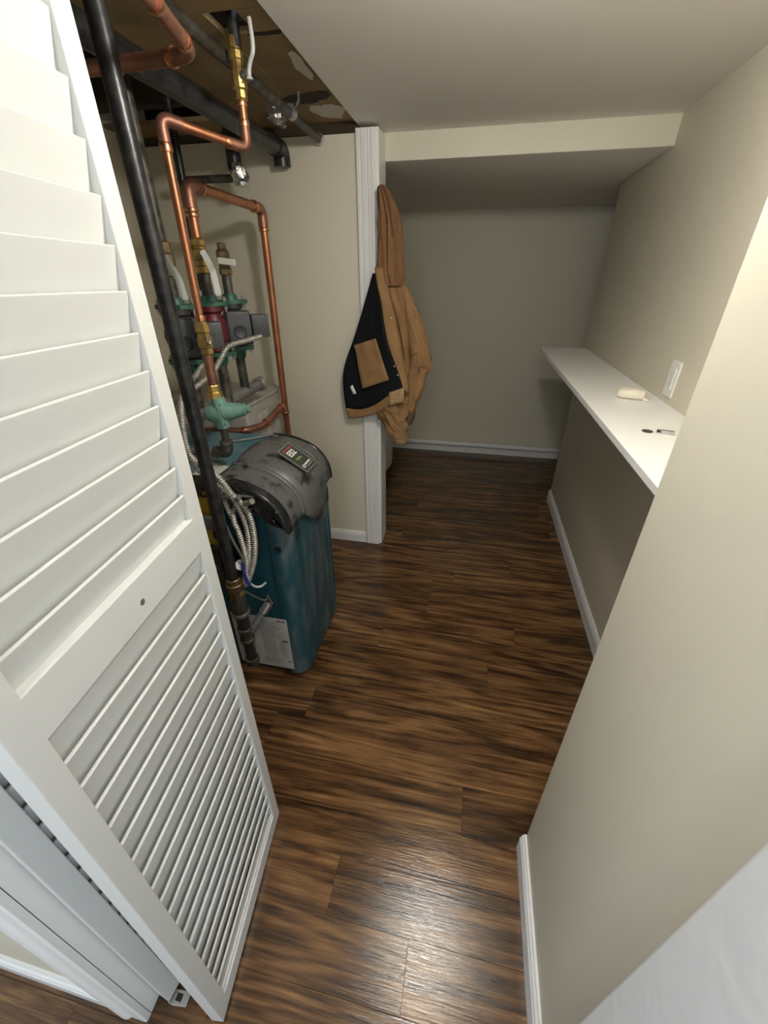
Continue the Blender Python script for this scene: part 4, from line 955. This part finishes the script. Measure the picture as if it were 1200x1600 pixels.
BOTR = [(-0.622, 0.840), (-0.555, 0.850), (-0.47, 0.880), (-0.39, 0.932), (-0.318, 0.966)]
def hem_y(x, z, u, v): return ylin(x, z, v, 1.0) - 0.004
sheet(BOTL, BOTR, hem_y, 5, 'hem_band', 'canvas', jk, solid=0.014)
# worn corner of the hem and the zip placket
sheet([(-0.392, 0.998), (-0.318, 1.026)], [(-0.392, 0.930), (-0.316, 0.958)], lambda x, z, u, v: ylin(x, z, v * 0.25 + 0.75, 1.0) - 0.010, 5, 'hem_tab', 'canvas_worn', jk, solid=0.012, nv=6)
PL = [(-0.464, 1.535)] + [(x - 0.004, z) for x, z in RGT]
PR = [(-0.425, 1.535), (-0.405, 1.44), (-0.378, 1.35), (-0.355, 1.26), (-0.338, 1.19), (-0.322, 1.12), (-0.308, 1.06), (-0.300, 1.02), (-0.302, 0.99)]
sheet(PL, PR, lambda x, z, u, v: 2.020 + 0.018 * u + 0.025 * (1 - v) - 0.006 * math.sin(PI * u), 5, 'zip_placket', 'canvas', jk, solid=0.010)
zt = B()
zp = spline([Vector((x - 0.002, 2.011 + 0.025 * (1 - i / 7), z)) for i, (x, z) in enumerate(RGT)], 10)
zt.tube(zp[18:], 0.0022, 6)
zt.build('zip', 'iron', jk, smooth=True)
sn = B()
for x, z in ((-0.383, 1.335), (-0.366, 1.125), (-0.350, 1.085)): sn.lathe((x, 2.010, z), (0, -1, 0), [(0, 0.004), (0.003, 0.0036), (0.004, 0.001)], 8)
sn.split('snap', 'chrome', jk)
pkt = sheet([(-0.570, 1.212), (-0.556, 1.14), (-0.545, 1.07), (-0.536, 1.005)], [(-0.458, 1.247), (-0.436, 1.18), (-0.414, 1.115), (-0.394, 1.058)], lambda x, z, u, v: 2.030 - 0.012 * u + 0.005 * math.sin(11 * u) * (1 - v) + 0.004 * math.sin(9 * v) * (1 - u), 8, 'inside_pocket', 'canvas', lin, solid=0.006, nv=12)
sheet([(-0.604, 1.010), (-0.588, 0.972)], [(-0.588, 1.022), (-0.570, 0.978)], lambda x, z, u, v: 2.045 - 0.006 * u, 3, 'care_tag', 'plastic', lin, solid=0.002, nv=3)
# seams on the far side of the body
sm = B()
for pts in ([(-0.330, 2.045, 1.44), (-0.318, 2.045, 1.36), (-0.300, 2.050, 1.27), (-0.290, 2.052, 1.18)], [(-0.292, 2.050, 1.18), (-0.262, 2.070, 1.18)], [(-0.278, 2.07, 1.115), (-0.215, 2.10, 1.112)]):
    sm.tube(spline([Vector(p) for p in pts], 6), 0.0022, 6)
sm.split('seam', 'canvas_hood', jk, smooth=True)
hk = thing('coat_hook', (-0.455, 2.10, 1.79), 'small coat hook on the casing inside the jacket hood', 'hook')
B().tube(spline([(-0.461, 2.12, 1.80), (-0.445, 2.11, 1.795), (-0.440, 2.10, 1.80), (-0.440, 2.095, 1.812)]), 0.004, 8).build('prong', 'chrome', hk, smooth=True)
